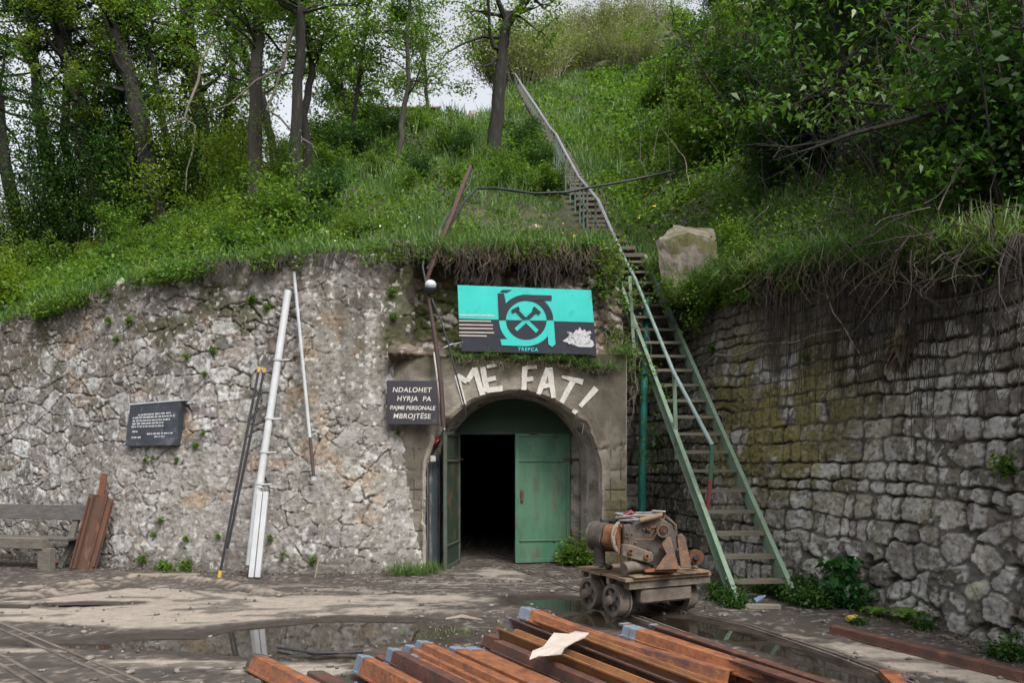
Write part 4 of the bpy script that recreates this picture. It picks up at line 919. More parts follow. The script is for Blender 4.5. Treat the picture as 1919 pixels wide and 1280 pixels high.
for i, (x, y) in enumerate(((936, 465), (1004, 466), (862, 468))):
    c = TP(x, y-8); boulder('white_litter', c+Vector((0, 0, .08)), .06, mk('litter_white', (.6, .62, .62), (.5, .52, .53), rough=.6), ['white scrap in the grass straight above the emblem', 'bluish white scrap in the grass above the right part of the big sign', 'white scrap in the grass above the left edge of the big sign'][i], 'litter', 20+i, (1.2, .6, .6))
# pale building glimpsed behind the crest
bd = thing('hut', 'pale cream building half hidden behind the ridge', 'building', P(795, 190, 47))
M_cream = mk('cream_render', (.6, .55, .48), (.5, .46, .4), rough=.9); base_ = P(790, 178, 47)
mb = MB(); mb.box((base_.x-1.0, base_.y, base_.z-4.3), (3.6, 4, 5.0)); mb.build('wall', M_cream, bd)
mb = MB(); x_, y_, z_ = base_.x-1.0, base_.y, base_.z-1.75
mb.add([(x_-2.1, y_-2.3, z_), (x_+2.1, y_-2.3, z_), (x_+2.1, y_+2.3, z_), (x_-2.1, y_+2.3, z_), (x_-2.1, y_, z_+1.1), (x_+2.1, y_, z_+1.1)], [(0, 1, 5, 4), (2, 3, 4, 5), (1, 2, 5), (3, 0, 4), (3, 2, 1, 0)]); mb.build('roof', M_rust, bd)
mb = MB(); mb.box((base_.x-.2, base_.y-2.02, base_.z-2.7), (.8, .06, 1.0)); mb.build('window', M_black, bd)
# ================================================================ MINE CART
cA = Vector((1.16, 7.85, 0)); cu = Vector((-.43, .94, 0)).normalized(); cv = Vector((.93, .47, 0)).normalized()
cart = thing('mine_cart', 'low flat rail cart with warped plank deck carrying the old winch', 'cart', (1.5, 8.5, 0))
def cq(u, v, z): return cA+cu*u+cv*v+Vector((0, 0, z))      # u back along the rails, v across to the right
def chex(mb, u0, u1, v0, v1, z0, z1, w=0):
    mb.hexa([cq(u0, v0, z0), cq(u0, v1, z0), cq(u1, v1, z0), cq(u1, v0, z0), cq(u0, v0, z1), cq(u0, v1, z1+w), cq(u1, v1, z1+w), cq(u1, v0, z1)])
u = -.02
for k in range(6):
    w_ = .17; mb = MB(); chex(mb, u, u+w_-.008, -.05+random.uniform(-.03, .02), 1.04+random.uniform(-.03, .04), .415+random.uniform(-.004, .004), .445+random.uniform(-.004, .006)); mb.build('deck_plank', M_plank, cart); u += w_
mb = MB(); chex(mb, -.05, .16, .03, .98, .449, .463, .004); mb.build('loose_board', M_plank, cart, label='thin splintered board lying on the front of the deck')
mb = MB(); chex(mb, .005, .10, 0.0, 1.02, .33, .412); mb.build('cross_beam', M_mud, cart)
for uu in (.36, .72, .88):
    mb = MB(); chex(mb, uu, uu+.05, -.02, 1.0, .34, .412); mb.build('cross_beam', M_woodl, cart, label='whitish square timber under the deck')
mb = MB(); chex(mb, .02, .16, .16, .80, .17, .322); mb.build('buffer_beam', M_mud, cart, bevel=.02)
for vv in (.16, .74):
    mb = MB(); chex(mb, .16, 1.0, vv, vv+.07, .20, .33); mb.build('side_beam', M_mach, cart)
def wheel(c, ax, nm):
    ax = Vector(ax).normalized()
    whl = thing(nm, None, None, c); whl.parent = cart; whl.location = Vector(c)-wloc(cart)
    mb = MB(); mb.ring(Vector(c)-ax*.06, ax, .125, .165, .11, 32); mb.build('tread', M_mud, whl, smooth=True)
    mb = MB(); mb.ring(Vector(c)+ax*.05, ax, .125, .188, .018, 32); mb.build('flange', M_mud, whl, smooth=True)
    mb = MB(); mb.cyl(Vector(c)-ax*.11, Vector(c)+ax*.06, .05, 14); mb.cyl(Vector(c)-ax*.118, Vector(c)-ax*.10, .032, 10)
    ref = Vector((0, 0, 1)); x = ax.cross(ref).normalized(); y = ax.cross(x)
    for k in range(5):
        a = 2*math.pi*k/5+.3; d = x*math.cos(a)+y*math.sin(a); mb.bar(Vector(c)+d*.03-ax*.02, Vector(c)+d*.135-ax*.02, .06, .04, ax)
    mb.build('hub', M_mud, whl)
for (uu, vv) in ((.28, .02), (.76, .02), (.28, .88), (.76, .88)):
    c = cq(uu, vv, .185); wheel(c, cv if vv < .5 else -cv, 'wheel')
for uu in (.28, .76): mb = MB(); mb.cyl(cq(uu, -.02, .185), cq(uu, .92, .185), .025, 10); mb.build('axle', M_mach, cart)

# ---------------------------------------------------------------- winch on the cart
wi = thing('old_winch', 'rusty brown winch with cable drum, drilled plates and brackets on the cart', 'winch', cq(.4, .5, .45))
D = 8.05
def wpx(x, y, d=D): return P(x, y, d)
def zoomed(x, y, d=D): return P(1040+x/4.922, 920+y/4.922, d)
# left upright cylinder and elbow
mb = MB(); mb.tube([zoomed(412, 690, 8.25), zoomed(412, 560, 8.25), zoomed(420, 500, 8.25)], [.062, .058, .075], 16)
mb.build('pedestal', M_mach, wi, smooth=True)
mb = MB(); mb.ring(zoomed(412, 692, 8.25), (0, 0, 1), .0, .075, .02, 18); mb.build('base_flange', M_mach, wi)
a = zoomed(372, 415, 8.35); b = zoomed(500, 428, 8.2); c2_ = zoomed(625, 430, 8.1)
dd = (c2_-a).normalized()
mb = MB(); mb.tube([a, a+dd*.02, b], [.10, .15, .15], 26); mb.build('motor', M_mach, wi, smooth=True)
mb = MB(); mb.tube([a-dd*.01, a+dd*.015], .155, 26); mb.build('motor_cap', M_mud, wi, smooth=True)
M_cable = mk('rusty_cable', (.20, .075, .03), (.10, .045, .025), scale=30, rough=.8, bump=.3)
mb = MB()
hel = []
for k in range(240):
    t = k/240; an = t*2*math.pi*10; ref = Vector((0, 0, 1)); x = dd.cross(ref).normalized(); y = dd.cross(x)
    hel.append(b+dd*(.01+t*.15)+(x*math.cos(an)+y*math.sin(an))*(.135+.006*math.sin(k*1.3)))
mb.tube(hel, .009, 5); mb.build('drum_cable', M_cable, wi, smooth=True)
mb = MB(); mb.cyl(b, c2_, .125, 24); mb.build('drum', M_cable, wi)
mb = MB(); mb.ring(c2_-dd*.02, dd, .05, .172, .02, 28); mb.build('drum_flange', M_woodl, wi)
# housing
hp_ = [(630, 320), (980, 250), (1085, 320), (1120, 430), (1110, 600), (940, 700), (880, 690), (625, 560)]
mb = MB(); mb.prism([zoomed(x, y, 8.0) for x, y in hp_], (0, 1, 0), .30); mb.build('housing', M_mach, wi, bevel=.012)
mb = MB(); mb.prism([zoomed(x, y, 7.93) for x, y in [(615, 495), (700, 500), (905, 575), (910, 610), (905, 660), (860, 672), (615, 610)]], (0, 1, 0), .05); link_ = mb.build('link_plate', M_mud, wi, bevel=.012)
for x, y in ((700, 562), (850, 610)):
    mb = MB(); p = zoomed(x, y, 7.90); mb.ring(p, (0, 1, 0), .017, .026, .04, 16); mb.build('bushing', M_rusto, wi)
    mb = MB(); mb.cyl(p+Vector((0, .012, 0)), p+Vector((0, .03, 0)), .018, 12); mb.build('hole', M_black, wi)
p = zoomed(1003, 368, 7.93)
for i_, (r0_, r1_, y0_, t_) in enumerate(((.045, .072, 0, .07), (.02, .036, -.012, .07), (0, .014, -.02, .06))):
    mb = MB(); mb.ring(p+Vector((0, y0_, 0)), (0, 1, 0), r0_, r1_, t_, 24); mb.build('pulley', M_mach if i_ != 1 else M_rust, wi, smooth=True)
mb = MB(); mb.ring(zoomed(1308, 615, 8.15), (-.15, 1, 0), .03, .078, .05, 24); mb.build('side_pulley', M_rust, wi, smooth=True)
mb = MB(); mb.cyl(zoomed(1308, 615, 8.1), zoomed(1308, 615, 8.3), .03, 12); mb.build('pulley_hub', M_black, wi)
for q, z0 in (([(925, 735), (985, 650), (1030, 590), (985, 500), (1035, 430), (1068, 432), (1100, 560), (1150, 728)], 7.86), ([(1140, 560), (1128, 420), (1165, 395), (1200, 430), (1240, 600), (1262, 715), (1160, 712)], 8.0)):
    mb = MB(); mb.prism([zoomed(x, y, z0) for x, y in q], (0, 1, 0), .035); mb.build('bracket', mk('bracket_rust', (.19, .12, .08), (.10, .065, .05), scale=9, rough=.8, bump=.4, c3=(.28, .12, .05), t3=.56, s3=10), wi, bevel=.006)
mb = MB(); mb.prism([zoomed(x, y, 7.88) for x, y in [(1050, 440), (1060, 440), (1150, 735), (1138, 735)]], (0, 1, 0), .2); mb.build('web', M_mach, wi)
mb = MB(); mb.tube([zoomed(635, 720, 7.9), zoomed(700, 700, 7.95), zoomed(880, 700, 8.1)], [.06, .055, .05], 12); mb.build('roller', M_mud, wi, smooth=True)
mb = MB(); mb.prism([zoomed(x, y, 7.9) for x, y in [(830, 735), (1000, 722), (1130, 735), (1120, 752), (830, 752)]], (0, 1, 0), .2); mb.build('base_plate', M_rusto, wi)
for sd in range(7):
    rr = random.Random(sd); x0, y0 = rr.uniform(560, 720), rr.uniform(545, 600); mb = MB()
    mb.tube([zoomed(x0, y0-120, 7.95), zoomed(x0+rr.uniform(-8, 8), y0, 7.93), zoomed(x0+rr.uniform(-10, 15), y0+rr.uniform(50, 110), 7.97)], .004, 5); mb.build('loose_strand', M_cable, wi)
mb = MB(); mb.tube([zoomed(1020, 215, 7.9), zoomed(975, 330, 7.88), zoomed(900, 450, 7.9), zoomed(740, 455, 7.92)], .007, 5); mb.build('loose_strand', M_cable, wi)
mb = MB(); mb.tube([zoomed(1020, 240, 8.2), zoomed(1110, 320, 8.2), zoomed(1120, 520, 8.2)], .02, 7); mb.build('loose_strand', M_mach, wi)
for k in range(14):
    rr = random.Random(200+k); q = zoomed(rr.uniform(650, 1080), rr.uniform(330, 640), 7.985); mb = MB(); mb.cyl(q, q+Vector((0, .03, 0)), .011, 6); mb.build('bolt', M_rust, wi)
for k in range(9):
    rr = random.Random(300+k); x0, y0 = rr.uniform(640, 1050), rr.uniform(260, 330); mb = MB(); pp = [zoomed(x0, y0, 8.05)]
    for j in range(5): pp.append(pp[-1]+Vector((rr.uniform(-.05, .07), rr.uniform(-.05, .02), rr.uniform(-.07, .035))))
    mb.tube(pp, .008, 5); mb.build('loose_strand', M_cable if k % 2 else M_mach, wi)
mb = MB(); mb.ring(zoomed(1085, 480, 8.0), (-.5, 1, 0), .04, .085, .04, 18)
for k in range(14):
    a = 2*math.pi*k/14; mb.box(zoomed(1085, 480, 8.0)+Vector((math.cos(a)*.088, .018, math.sin(a)*.088)), (.02, .035, .02), Matrix.Rotation(-a, 3, 'Y'))
mb.build('gear', M_mach, wi)
for k in range(10):
    rr = random.Random(400+k); q = cq(rr.uniform(.1, .9), rr.uniform(.05, .95), .452); s_ = rr.uniform(.02, .05)
    if k == 0: crumb = boulder('earth_clod', q, 1, M_mud, 'clod of earth lying on the cart deck', 'clod', 61, (1, .8, .6)); crumb['group'] = 'earth clods on the cart deck'; o_ = crumb
    else: o_ = crumb.copy(); COL.objects.link(o_)
    o_.location = q; o_.scale = (s_, s_, s_); o_.rotation_euler = (0, 0, rr.uniform(0, 6))
# coil of grey cable and a stick lying on top of the winch
M_gcable = mk('grey_cable', (.13, .125, .12), (.22, .21, .20), scale=20, rough=.6, bump=.2)
mb = MB(); pts_ = []
for k in range(150):
    t = k/150; an = t*2*math.pi*5; rx = .21+.02*math.sin(k*.7); pts_.append(zoomed(745, 228, 8.15)+Vector((rx*math.cos(an)+.05*t, .13*math.sin(an), .02*math.sin(an*.5+1)+.025*math.sin(an*1.3)+.02*t-.03)))
pts_ += [zoomed(900, 185, 8.1), zoomed(1020, 195, 8.1)]
mb.tube(pts_, .013, 6); topbuild(mb, 'cable_coil', M_gcable, 'untidy coil of grey cable lying on top of the winch', 'cable coil', smooth=True)
mb = MB(); mb.tube([zoomed(640, 235, 8.2), zoomed(700, 200, 8.2), zoomed(730, 225, 8.2)], .03, 8); topbuild(mb, 'red_rag', M_redp, 'small reddish rag tucked inside the cable coil', 'rag', smooth=True)
mb = MB(); mb.tube([zoomed(785, 275, 7.95), zoomed(860, 255, 7.95), zoomed(990, 222, 7.97)], [.026, .028, .022], 9); topbuild(mb, 'wooden_billet', M_plank, 'short round piece of wood resting on the winch below the coil', 'wood billet')
mb = MB(); mb.tube([zoomed(370, 320, 8.3), zoomed(520, 280, 8.2), zoomed(640, 300, 8.1), zoomed(720, 290, 8.0)], .022, 7); topbuild(mb, 'dark_hose', M_black, 'dark hose draped along the motor at the left of the winch', 'hose', smooth=True)

# ================================================================ STEEL BEAMS IN THE FOREGROUND
def beam(name, label, a, b, w, h, kind, mat, tip=True, roll=0, tipmat=None, group='rusty steel beams stacked in the foreground', sag=0, tiplen=.10):
    a = Vector(a); b = Vector(b); d = (b-a).normalized(); o = thing(name, label, 'steel beam', a, group)
    up = Matrix.Rotation(R(roll), 3, d) @ Vector((0, 0, 1)); t = .012
    if kind == 'cap':      # inverted channel, flat face upwards
        a_, b_, c_ = .34*w, .41*w, .52*w
        prof = [(-c_, -h), (-b_+t, -h), (-a_+t, -t), (a_-t, -t), (b_-t, -h), (c_, -h), (c_, -h+.014), (b_+.004, -h+.016), (a_+.004, -.006), (a_-.006, 0), (-a_+.006, 0), (-a_-.004, -.006), (-b_-.004, -h+.016), (-c_, -h+.014)]
    elif kind == 'trough':  # open profile with rounded bottom, flanges outwards
        prof = [(-w/2-.03, 0), (-w/2, 0), (-w/2+.025, -h*.75), (-w/4, -h), (w/4, -h), (w/2-.025, -h*.75), (w/2, 0), (w/2+.03, 0), (w/2+.03, -t), (w/2+.008, -t-.003), (w/2-.016, -h*.75-t), (w/4+.01, -h-t), (-w/4-.01, -h-t), (-w/2+.016, -h*.75-t), (-w/2-.008, -t-.003), (-w/2-.03, -t)]
        prof = [(-w/2-.03, -t), (-w/2-.008, -t-.003)]+[(-w/2+.016, -h*.75-t), (-w/4-.01, -h-t), (w/4+.01, -h-t), (w/2-.016, -h*.75-t), (w/2+.008, -t-.003), (w/2+.03, -t), (w/2+.03, 0), (w/2, 0), (w/2-.025, -h*.75), (w/4, -h), (-w/4, -h), (-w/2+.025, -h*.75), (-w/2, 0), (-w/2-.03, 0)]
    else:                  # rail-like I section
        prof = [(-w/2, 0), (w/2, 0), (w/2, -t*1.5), (t/2, -t*2.2), (t/2, -h+t*2), (w/2*.8, -h+t), (w/2*.8, -h), (-w/2*.8, -h), (-w/2*.8, -h+t), (-t/2, -h+t*2), (-t/2, -t*2.2), (-w/2, -t*1.5)][::-1]
    tl = a+d*(tiplen if tip else 0)
    mb = MB(); mb.sweep(prof, tl, b, up=up, sag=sag, seg=8 if sag else 1); mb.build('web', mat, o, label=None)
    if tip:
        s_ = 1.02
        mb = MB(); mb.sweep([(x*s_, y+.002) for x, y in prof], a, tl, up=up); mb.build('painted_tip', tipmat or M_tip, o)
    return o
def bpx(x0, y0, z0, x1, y1, z1, *r, **k): return beam('steel_beam', k.pop('label'), G(x0, y0, z0), G(x1, y1, z1), *r, **k)
EXT = []
def run(label, x0, y0, z0, slope, length, w, h, kind, mat, **k):
    a = G(x0, y0, z0); x1 = x0+300; b = G(x1, y0+300*slope, z0); d = (b-a).normalized(); b = a+d*length
    if 'dz' in k: b.z += k.pop('dz')
    return beam('steel_beam', label, a, b, w, h, kind, mat, **k)
run('orange rusted beam lying alone at the bottom, leftmost in the photo', 482, 1226, .13, .50, 3.4, .16, .12, 'cap', M_rusto, tip=True, tipmat=M_iron, tiplen=.06, roll=-14)
run('dark tipped rusty beam second from the left at the bottom', 592, 1258, .12, .50, 3.2, .17, .12, 'cap', M_rustd, tipmat=M_iron, tiplen=.12, roll=-8)
run('rusty beam with blue grey tip, leftmost of the middle bunch', 682, 1228, .18, .52, 3.2, 0.136, .13, 'cap', M_rusto, roll=-12)
run('narrow brown beam wedged second in the middle bunch', 712, 1226, .13, .50, 3.2, 0.096, .12, 'cap', M_rustd, roll=10, tip=False)
run('purplish brown beam with blue grey tip, third in the middle bunch', 737, 1215, .20, .50, 3.3, 0.120, .12, 'cap', M_rustd, roll=-10)
run('rusty beam with short blue grey tip set back, fourth in the middle bunch', 780, 1226, .18, .47, 3.3, 0.120, .12, 'cap', M_rusto, roll=-6)
run('rusty beam with raised blue tip, fifth in the middle bunch', 768, 1209, .21, .47, 3.3, 0.104, .10, 'cap', M_rusto, roll=-10)
run('bright rusty beam topmost in the middle bunch', 792, 1201, .25, .46, 3.4, 0.136, .12, 'cap', M_rusto, roll=-10)
run('rusty beam seventh in the middle bunch with pale tip', 853, 1212, .19, .44, 3.3, 0.136, .12, 'cap', M_rusto, roll=-4)
run('rusty beam at the right side of the middle bunch', 882, 1213, .17, .43, 3.3, 0.136, .12, 'cap', M_rusto, roll=-2)
run('brown beam low on the left side of the right hand stack', 918, 1188, .12, .42, 3.3, .15, .10, 'cap', M_rustd, roll=-6, tip=False)
run('brown beam with folded lip, second of the right hand stack', 934, 1200, .17, .41, 3.3, .13, .09, 'cap', M_rustd, roll=-6, tip=False)
run('open trough shaped beam with yellow rust under the torn cardboard', 950, 1178, .21, .40, 3.4, .15, .09, 'trough', M_rusty, roll=-10, tip=False)
run('dark trough beam with blue tip beyond the yellow one', 968, 1158, .21, .385, 3.5, .14, .09, 'trough', M_rustd, roll=-8, tiplen=.06)
run('thin rusty rail section under the topmost beam', 985, 1152, .22, .365, 3.5, .12, .09, 'trough', M_rusty, roll=-10, tip=False)
tb = beam('steel_beam', 'long topmost bent rusty beam with blue grey tip', G(985, 1138, .31), P(1375, 1256, 5.55), .17, .10, 'cap', M_rusto, roll=-8, tiplen=.13, group='rusty steel beams stacked in the foreground', sag=.03)
beam('steel_beam', 'flat rusty beam just right of the topmost beam', G(1178, 1172, .26), P(1462, 1262, 5.35), .17, .09, 'cap', M_rusto, roll=-4, tiplen=.15)
run('dark edge rail, left of the two long thin ones by the puddle', 1168, 1168, .20, .325, 3.3, .10, .09, 'rail', M_rustd, tip=True, tiplen=.05)
run('dark edge rail, right of the two long thin ones by the puddle', 1222, 1170, .16, .33, 3.3, .08, .09, 'rail', M_rustd, tip=True, tiplen=.05)
run('rusty beam low beneath the right end of the stack', 1230, 1195, .14, .34, 2.9, .2, .10, 'cap', M_rustd, tip=False)
run('rusty beam underneath the middle of the right hand stack', 1010, 1180, .12, .40, 3.2, .2, .10, 'cap', M_rustd, tip=False)
beam('steel_beam', 'single rusty beam lying apart along the foot of the right wall', G(1562, 1172, .09), G(1990, 1275, .09), .13, .08, 'cap', M_rustd, tip=False, group='single beams on the ground')
mb = MB(); mb.bar(G(1662, 1262, .03), G(1690, 1290, .03), .12, .05); topbuild(mb, 'rusty_offcut', M_rusto, 'short rusty offcut at the bottom edge right of the beam stack', 'steel offcut')
# torn cardboard draped on the beams
cz = .285; cp = [(992, 1238), (998, 1222), (1018, 1214), (1032, 1198), (1038, 1188), (1066, 1190), (1078, 1185), (1104, 1188), (1096, 1196), (1078, 1204), (1058, 1216), (1052, 1228), (1030, 1230), (1010, 1231)]
mb = MB(); import bmesh as _bm
top_ = [G(x, y, cz+.015*math.sin(i*1.9)) for i, (x, y) in enumerate(cp)]
mb.prism(top_, (0, 0, 1), .006); topbuild(mb, 'torn_cardboard', mk('pale_cardboard', (.46, .40, .35), (.37, .32, .28), scale=6, rough=.85, bump=.15), 'torn pale sheet of cardboard lying across the rusty beams', 'cardboard')
# ================================================================ SMALL THINGS ON THE GROUND
def gp_(x, y, z=.03): return G(x, y, z)
mb = MB(); mb.bar(G(242, 1079, .03), G(372, 1079, .03), .10, .04); topbuild(mb, 'wooden_plank', M_woodl, 'weathered plank lying at the foot of the left wall', 'plank', bevel=.004)
mb = MB(); mb.bar(G(-10, 1136, .03), G(54, 1138, .03), .06, .04); topbuild(mb, 'dark_batten', M_iron, 'short dark batten on the sand at the left edge', 'batten')
mb = MB(); mb.bar(G(1395, 1136, .03), G(1462, 1138, .03), .12, .04); topbuild(mb, 'foot_board', M_woodl, 'short board on the ground at the foot of the steel stair', 'board')
boulder('red_rag', G(97, 1060)+Vector((0, 0, .04)), .075, mk('pink_cloth', (.5, .13, .12), (.38, .09, .09), rough=.8), 'crumpled red and pink rag on the ground by the bench leg', 'rag', 31, (1.3, .8, .55))
boulder('plastic_bag', G(154, 1066)+Vector((0, 0, .08)), .09, mk('thin_plastic', (.5, .55, .6), (.4, .45, .5), rough=.3), 'crumpled clear plastic bag at the foot of the rusty sheet', 'litter', 33, (.7, .6, 1.2))
mb = MB(); a = G(1589, 1160, .05); mb.cyl(a, a+Vector((.10, .03, 0)), .033, 14); mb.cyl(a-Vector((.006, .002, 0)), a, .028, 12); topbuild(mb, 'yellow_can', mk('yellow_can_paint', (.6, .42, .06), (.55, .4, .1), rough=.4, bump=0), 'crushed yellow can on the ground below the big leafy plant', 'can')
mb = MB(); a = G(1413, 1128, .05); mb.tube([a, a+Vector((.09, .05, .03)), a+Vector((.12, .06, .04)), a+Vector((.145, .07, .05))], [.032, .032, .015, .013], 12); topbuild(mb, 'plastic_bottle', mk('blue_bottle', (.10, .16, .26), (.25, .30, .36), rough=.2, bump=0), 'small blue plastic bottle lying under the steel stair', 'bottle', smooth=True)
mb = MB(); mb.tube([G(520, 1214, .01), G(590, 1225, .015), G(640, 1224, .01), G(680, 1222, .02)], .011, 6); topbuild(mb, 'black_hose', M_black, 'thin black hose lying in the puddle left of the beams', 'hose', smooth=True)
mb = MB(); mb.tube([G(835, 1161, .02), G(865, 1157, .03), G(905, 1163, .02)], [.012, .03, .008], 6); topbuild(mb, 'splintered_wood', M_woodl, 'pale splinter of wood on the mud in front of the arch', 'wood splinter')
rr = random.Random(77); proto = None
for k in range(70):
    x = rr.uniform(30, 1850); y = rr.uniform(1092, 1270); p = G(x, y)
    if p.x > 4.05 or (930 < x < 1700 and y > 1150) or (x > 640 and y > 1225): continue
    s_ = rr.uniform(.012, .035)
    if proto is None:
        proto = boulder('pebble', p, 1, mk('pebble_stone', (.22, .2, .175), (.11, .1, .088), scale=.4, rough=.9, bump=.2), 'small stone scattered on the mud of the yard', 'pebble', 41, (1, .8, .55)); proto['group'] = 'pebbles scattered over the yard'; q = proto
    else: q = proto.copy(); COL.objects.link(q)
    q.location = (p.x, p.y, gz(p.x, p.y)-s_*.1); q.scale = (s_, s_, s_); q.rotation_euler = (0, 0, rr.uniform(0, 6))

# gravel and crumbs of earth strewn over the yard (stuff)
rs = np.random.RandomState(91); n = 9000
gx_ = rs.uniform(-8.5, 4.2, n); gy_ = rs.uniform(5.3, 12, n); kx = np.clip(np.searchsorted(xs, gx_), 0, len(xs)-1); ky = np.clip(np.searchsorted(ys, gy_), 0, len(ys)-1)
zz = GZ[kx, ky]; dn = fbm(gx_*1.7, gy_*1.7, 95); ok = (zz > -.008)&(dn > .44)&((dry[kx, ky] < .5)|(rs.rand(n) < .2)); gx_, gy_, zz = gx_[ok], gy_[ok], zz[ok]; n = len(gx_)
sz = .004+.012*rs.rand(n)**3*2.2; base = np.array([(1, 0, 0), (-1, 0, 0), (0, 1, 0), (0, -1, 0), (0, 0, 1), (0, 0, -1)], float)
V = base[None]*rs.uniform(.5, 1.2, (n, 6, 1))*sz[:, None, None]; a = rs.uniform(0, 6.28, n); ca, sa = np.cos(a)[:, None], np.sin(a)[:, None]
V = np.stack([V[..., 0]*ca-V[..., 1]*sa, V[..., 0]*sa+V[..., 1]*ca, V[..., 2]*.8], 2)+np.stack([gx_, gy_, zz+sz*.3], 1)[:, None, :]
F = np.array([(0, 2, 4), (2, 1, 4), (1, 3, 4), (3, 0, 4), (2, 0, 5), (1, 2, 5), (3, 1, 5), (0, 3, 5)])[None]+(np.arange(n)*6)[:, None, None]
tag(fmesh('gravel', V.reshape(-1, 3), F.reshape(-1, 3), mk('gravel_grains', (.17, .15, .13), (.06, .05, .042), scale=25, rough=.9, bump=0, island=.5)), kind='stuff')
# ================================================================ VEGETATION
M_leaf = mk('spring_leaf', (.13, .225, .028), (.065, .145, .02), scale=.7, rough=.5, bump=0, island=.4, trans=.45, c3=(.115, .185, .03), t3=.56, s3=1.3, spec=.35)
M_leafy = mk('yellow_green_leaf', (.155, .23, .022), (.10, .18, .018), scale=.6, rough=.5, bump=0, island=.4, trans=.5, spec=.35)
M_leafd = mk('deep_green_leaf', (.045, .11, .02), (.025, .07, .013), scale=.8, rough=.5, bump=0, island=.4, trans=.35, c3=(.06, .12, .02), t3=.6, s3=1.6, spec=.35)
M_leafp = mk('pale_far_leaf', (.19, .24, .07), (.15, .18, .08), scale=.25, rough=.6, bump=0, island=.3, trans=.35, c3=(.22, .19, .13), t3=.55, s3=.5)
M_grass = mk('grass_blade', (.105, .19, .042), (.06, .135, .028), scale=.5, rough=.55, bump=0, island=.35, trans=.35, c3=(.16, .22, .06), t3=.56, s3=.9)
M_dry = mk('dry_grass', (.15, .12, .075), (.09, .07, .045), scale=.8, rough=.8, bump=0, island=.35)
M_bark = mk('dark_bark', (.020, .017, .014), (.009, .008, .007), scale=3, rough=.95, bump=1.0, bscale=12, stretch=(3, 3, .5), c3=(.045, .042, .03), t3=.56, s3=5)
M_barkg = mk('grey_bark', (.06, .053, .044), (.03, .026, .022), scale=3, rough=.95, bump=1.0, bscale=12, stretch=(3, 3, .5))
M_twig = mk('pale_twig', (.24, .21, .17), (.15, .13, .10), scale=4, rough=.9, bump=.2)
M_root = mk('hanging_root', (.075, .060, .050), (.038, .032, .027), scale=3, rough=.95, bump=0, island=.45)

def nrm_(a): return a/np.maximum(np.linalg.norm(a, axis=1), 1e-6)[:, None]
def leaves(Pn, size, rs, wid=.55, tilt=.6, droop=.35, fold=.18):
    n = len(Pn); sz = size*rs.uniform(.6, 1.3, n)[:, None]
    ax = rs.normal(0, 1, (n, 3)); ax[:, 2] = ax[:, 2]*.35-droop; ax = nrm_(ax)
    nr = rs.normal(0, tilt, (n, 3)); nr[:, 2] += 1; nr = nrm_(nr-ax*(nr*ax).sum(1)[:, None]); sd = np.cross(nr, ax)
    V = np.stack([Pn, Pn+ax*sz*.45+sd*sz*wid/2+nr*sz*fold, Pn+ax*sz-nr*sz*.1, Pn+ax*sz*.45-sd*sz*wid/2+nr*sz*fold], 1).reshape(-1, 3)
    return V, np.arange(n*4).reshape(n, 4)
def blades(Pn, h, rs, w=.012, lean_=.45):
    n = len(Pn); hh = (h*rs.uniform(.5, 1.4, n))[:, None]; a = rs.uniform(0, 6.283, n); sd = np.stack([np.cos(a), np.sin(a), a*0], 1)
    b = rs.normal(0, lean_, (n, 2)); dr = nrm_(np.stack([b[:, 0], b[:, 1], np.ones(n)], 1)); wv = np.asarray(w).reshape(-1, 1)*np.ones((n, 1))
    tip = Pn+dr*hh; tip[:, 2] -= .25*hh[:, 0]*np.hypot(b[:, 0], b[:, 1]); mid = Pn+dr*hh*.55
    V = np.stack([Pn-sd*wv, Pn+sd*wv, mid+sd*wv*.8, tip, mid-sd*wv*.8], 1).reshape(-1, 3)
    i = np.arange(n)[:, None]*5; F = np.concatenate([i+[0, 1, 2, 4], i+[4, 2, 3, 3]])
    return V, F
def blade_mesh(name, Pn, h, rs, mat, w=.012, lean_=.45, parent=None, origin=None):
    # each blade is one bent quad pair, written as a kite so that no face is degenerate
    n = len(Pn); hh = (np.asarray(h)*rs.uniform(.5, 1.4, n))[:, None]; a = rs.uniform(0, 6.283, n); sd = np.stack([np.cos(a), np.sin(a), a*0], 1)
    b = rs.normal(0, lean_, (n, 2)); dr = nrm_(np.stack([b[:, 0], b[:, 1], np.ones(n)], 1)); wv = np.asarray(w).reshape(-1, 1)*np.ones((n, 1))
    tip = Pn+dr*hh; tip[:, 2] -= .3*hh[:, 0]*np.hypot(b[:, 0], b[:, 1]); mid = Pn+dr*hh*.5
    V = np.stack([Pn, mid+sd*wv, tip, mid-sd*wv], 1).reshape(-1, 3)
    return fmesh(name, V, np.arange(n*4).reshape(n, 4), mat, parent, origin)

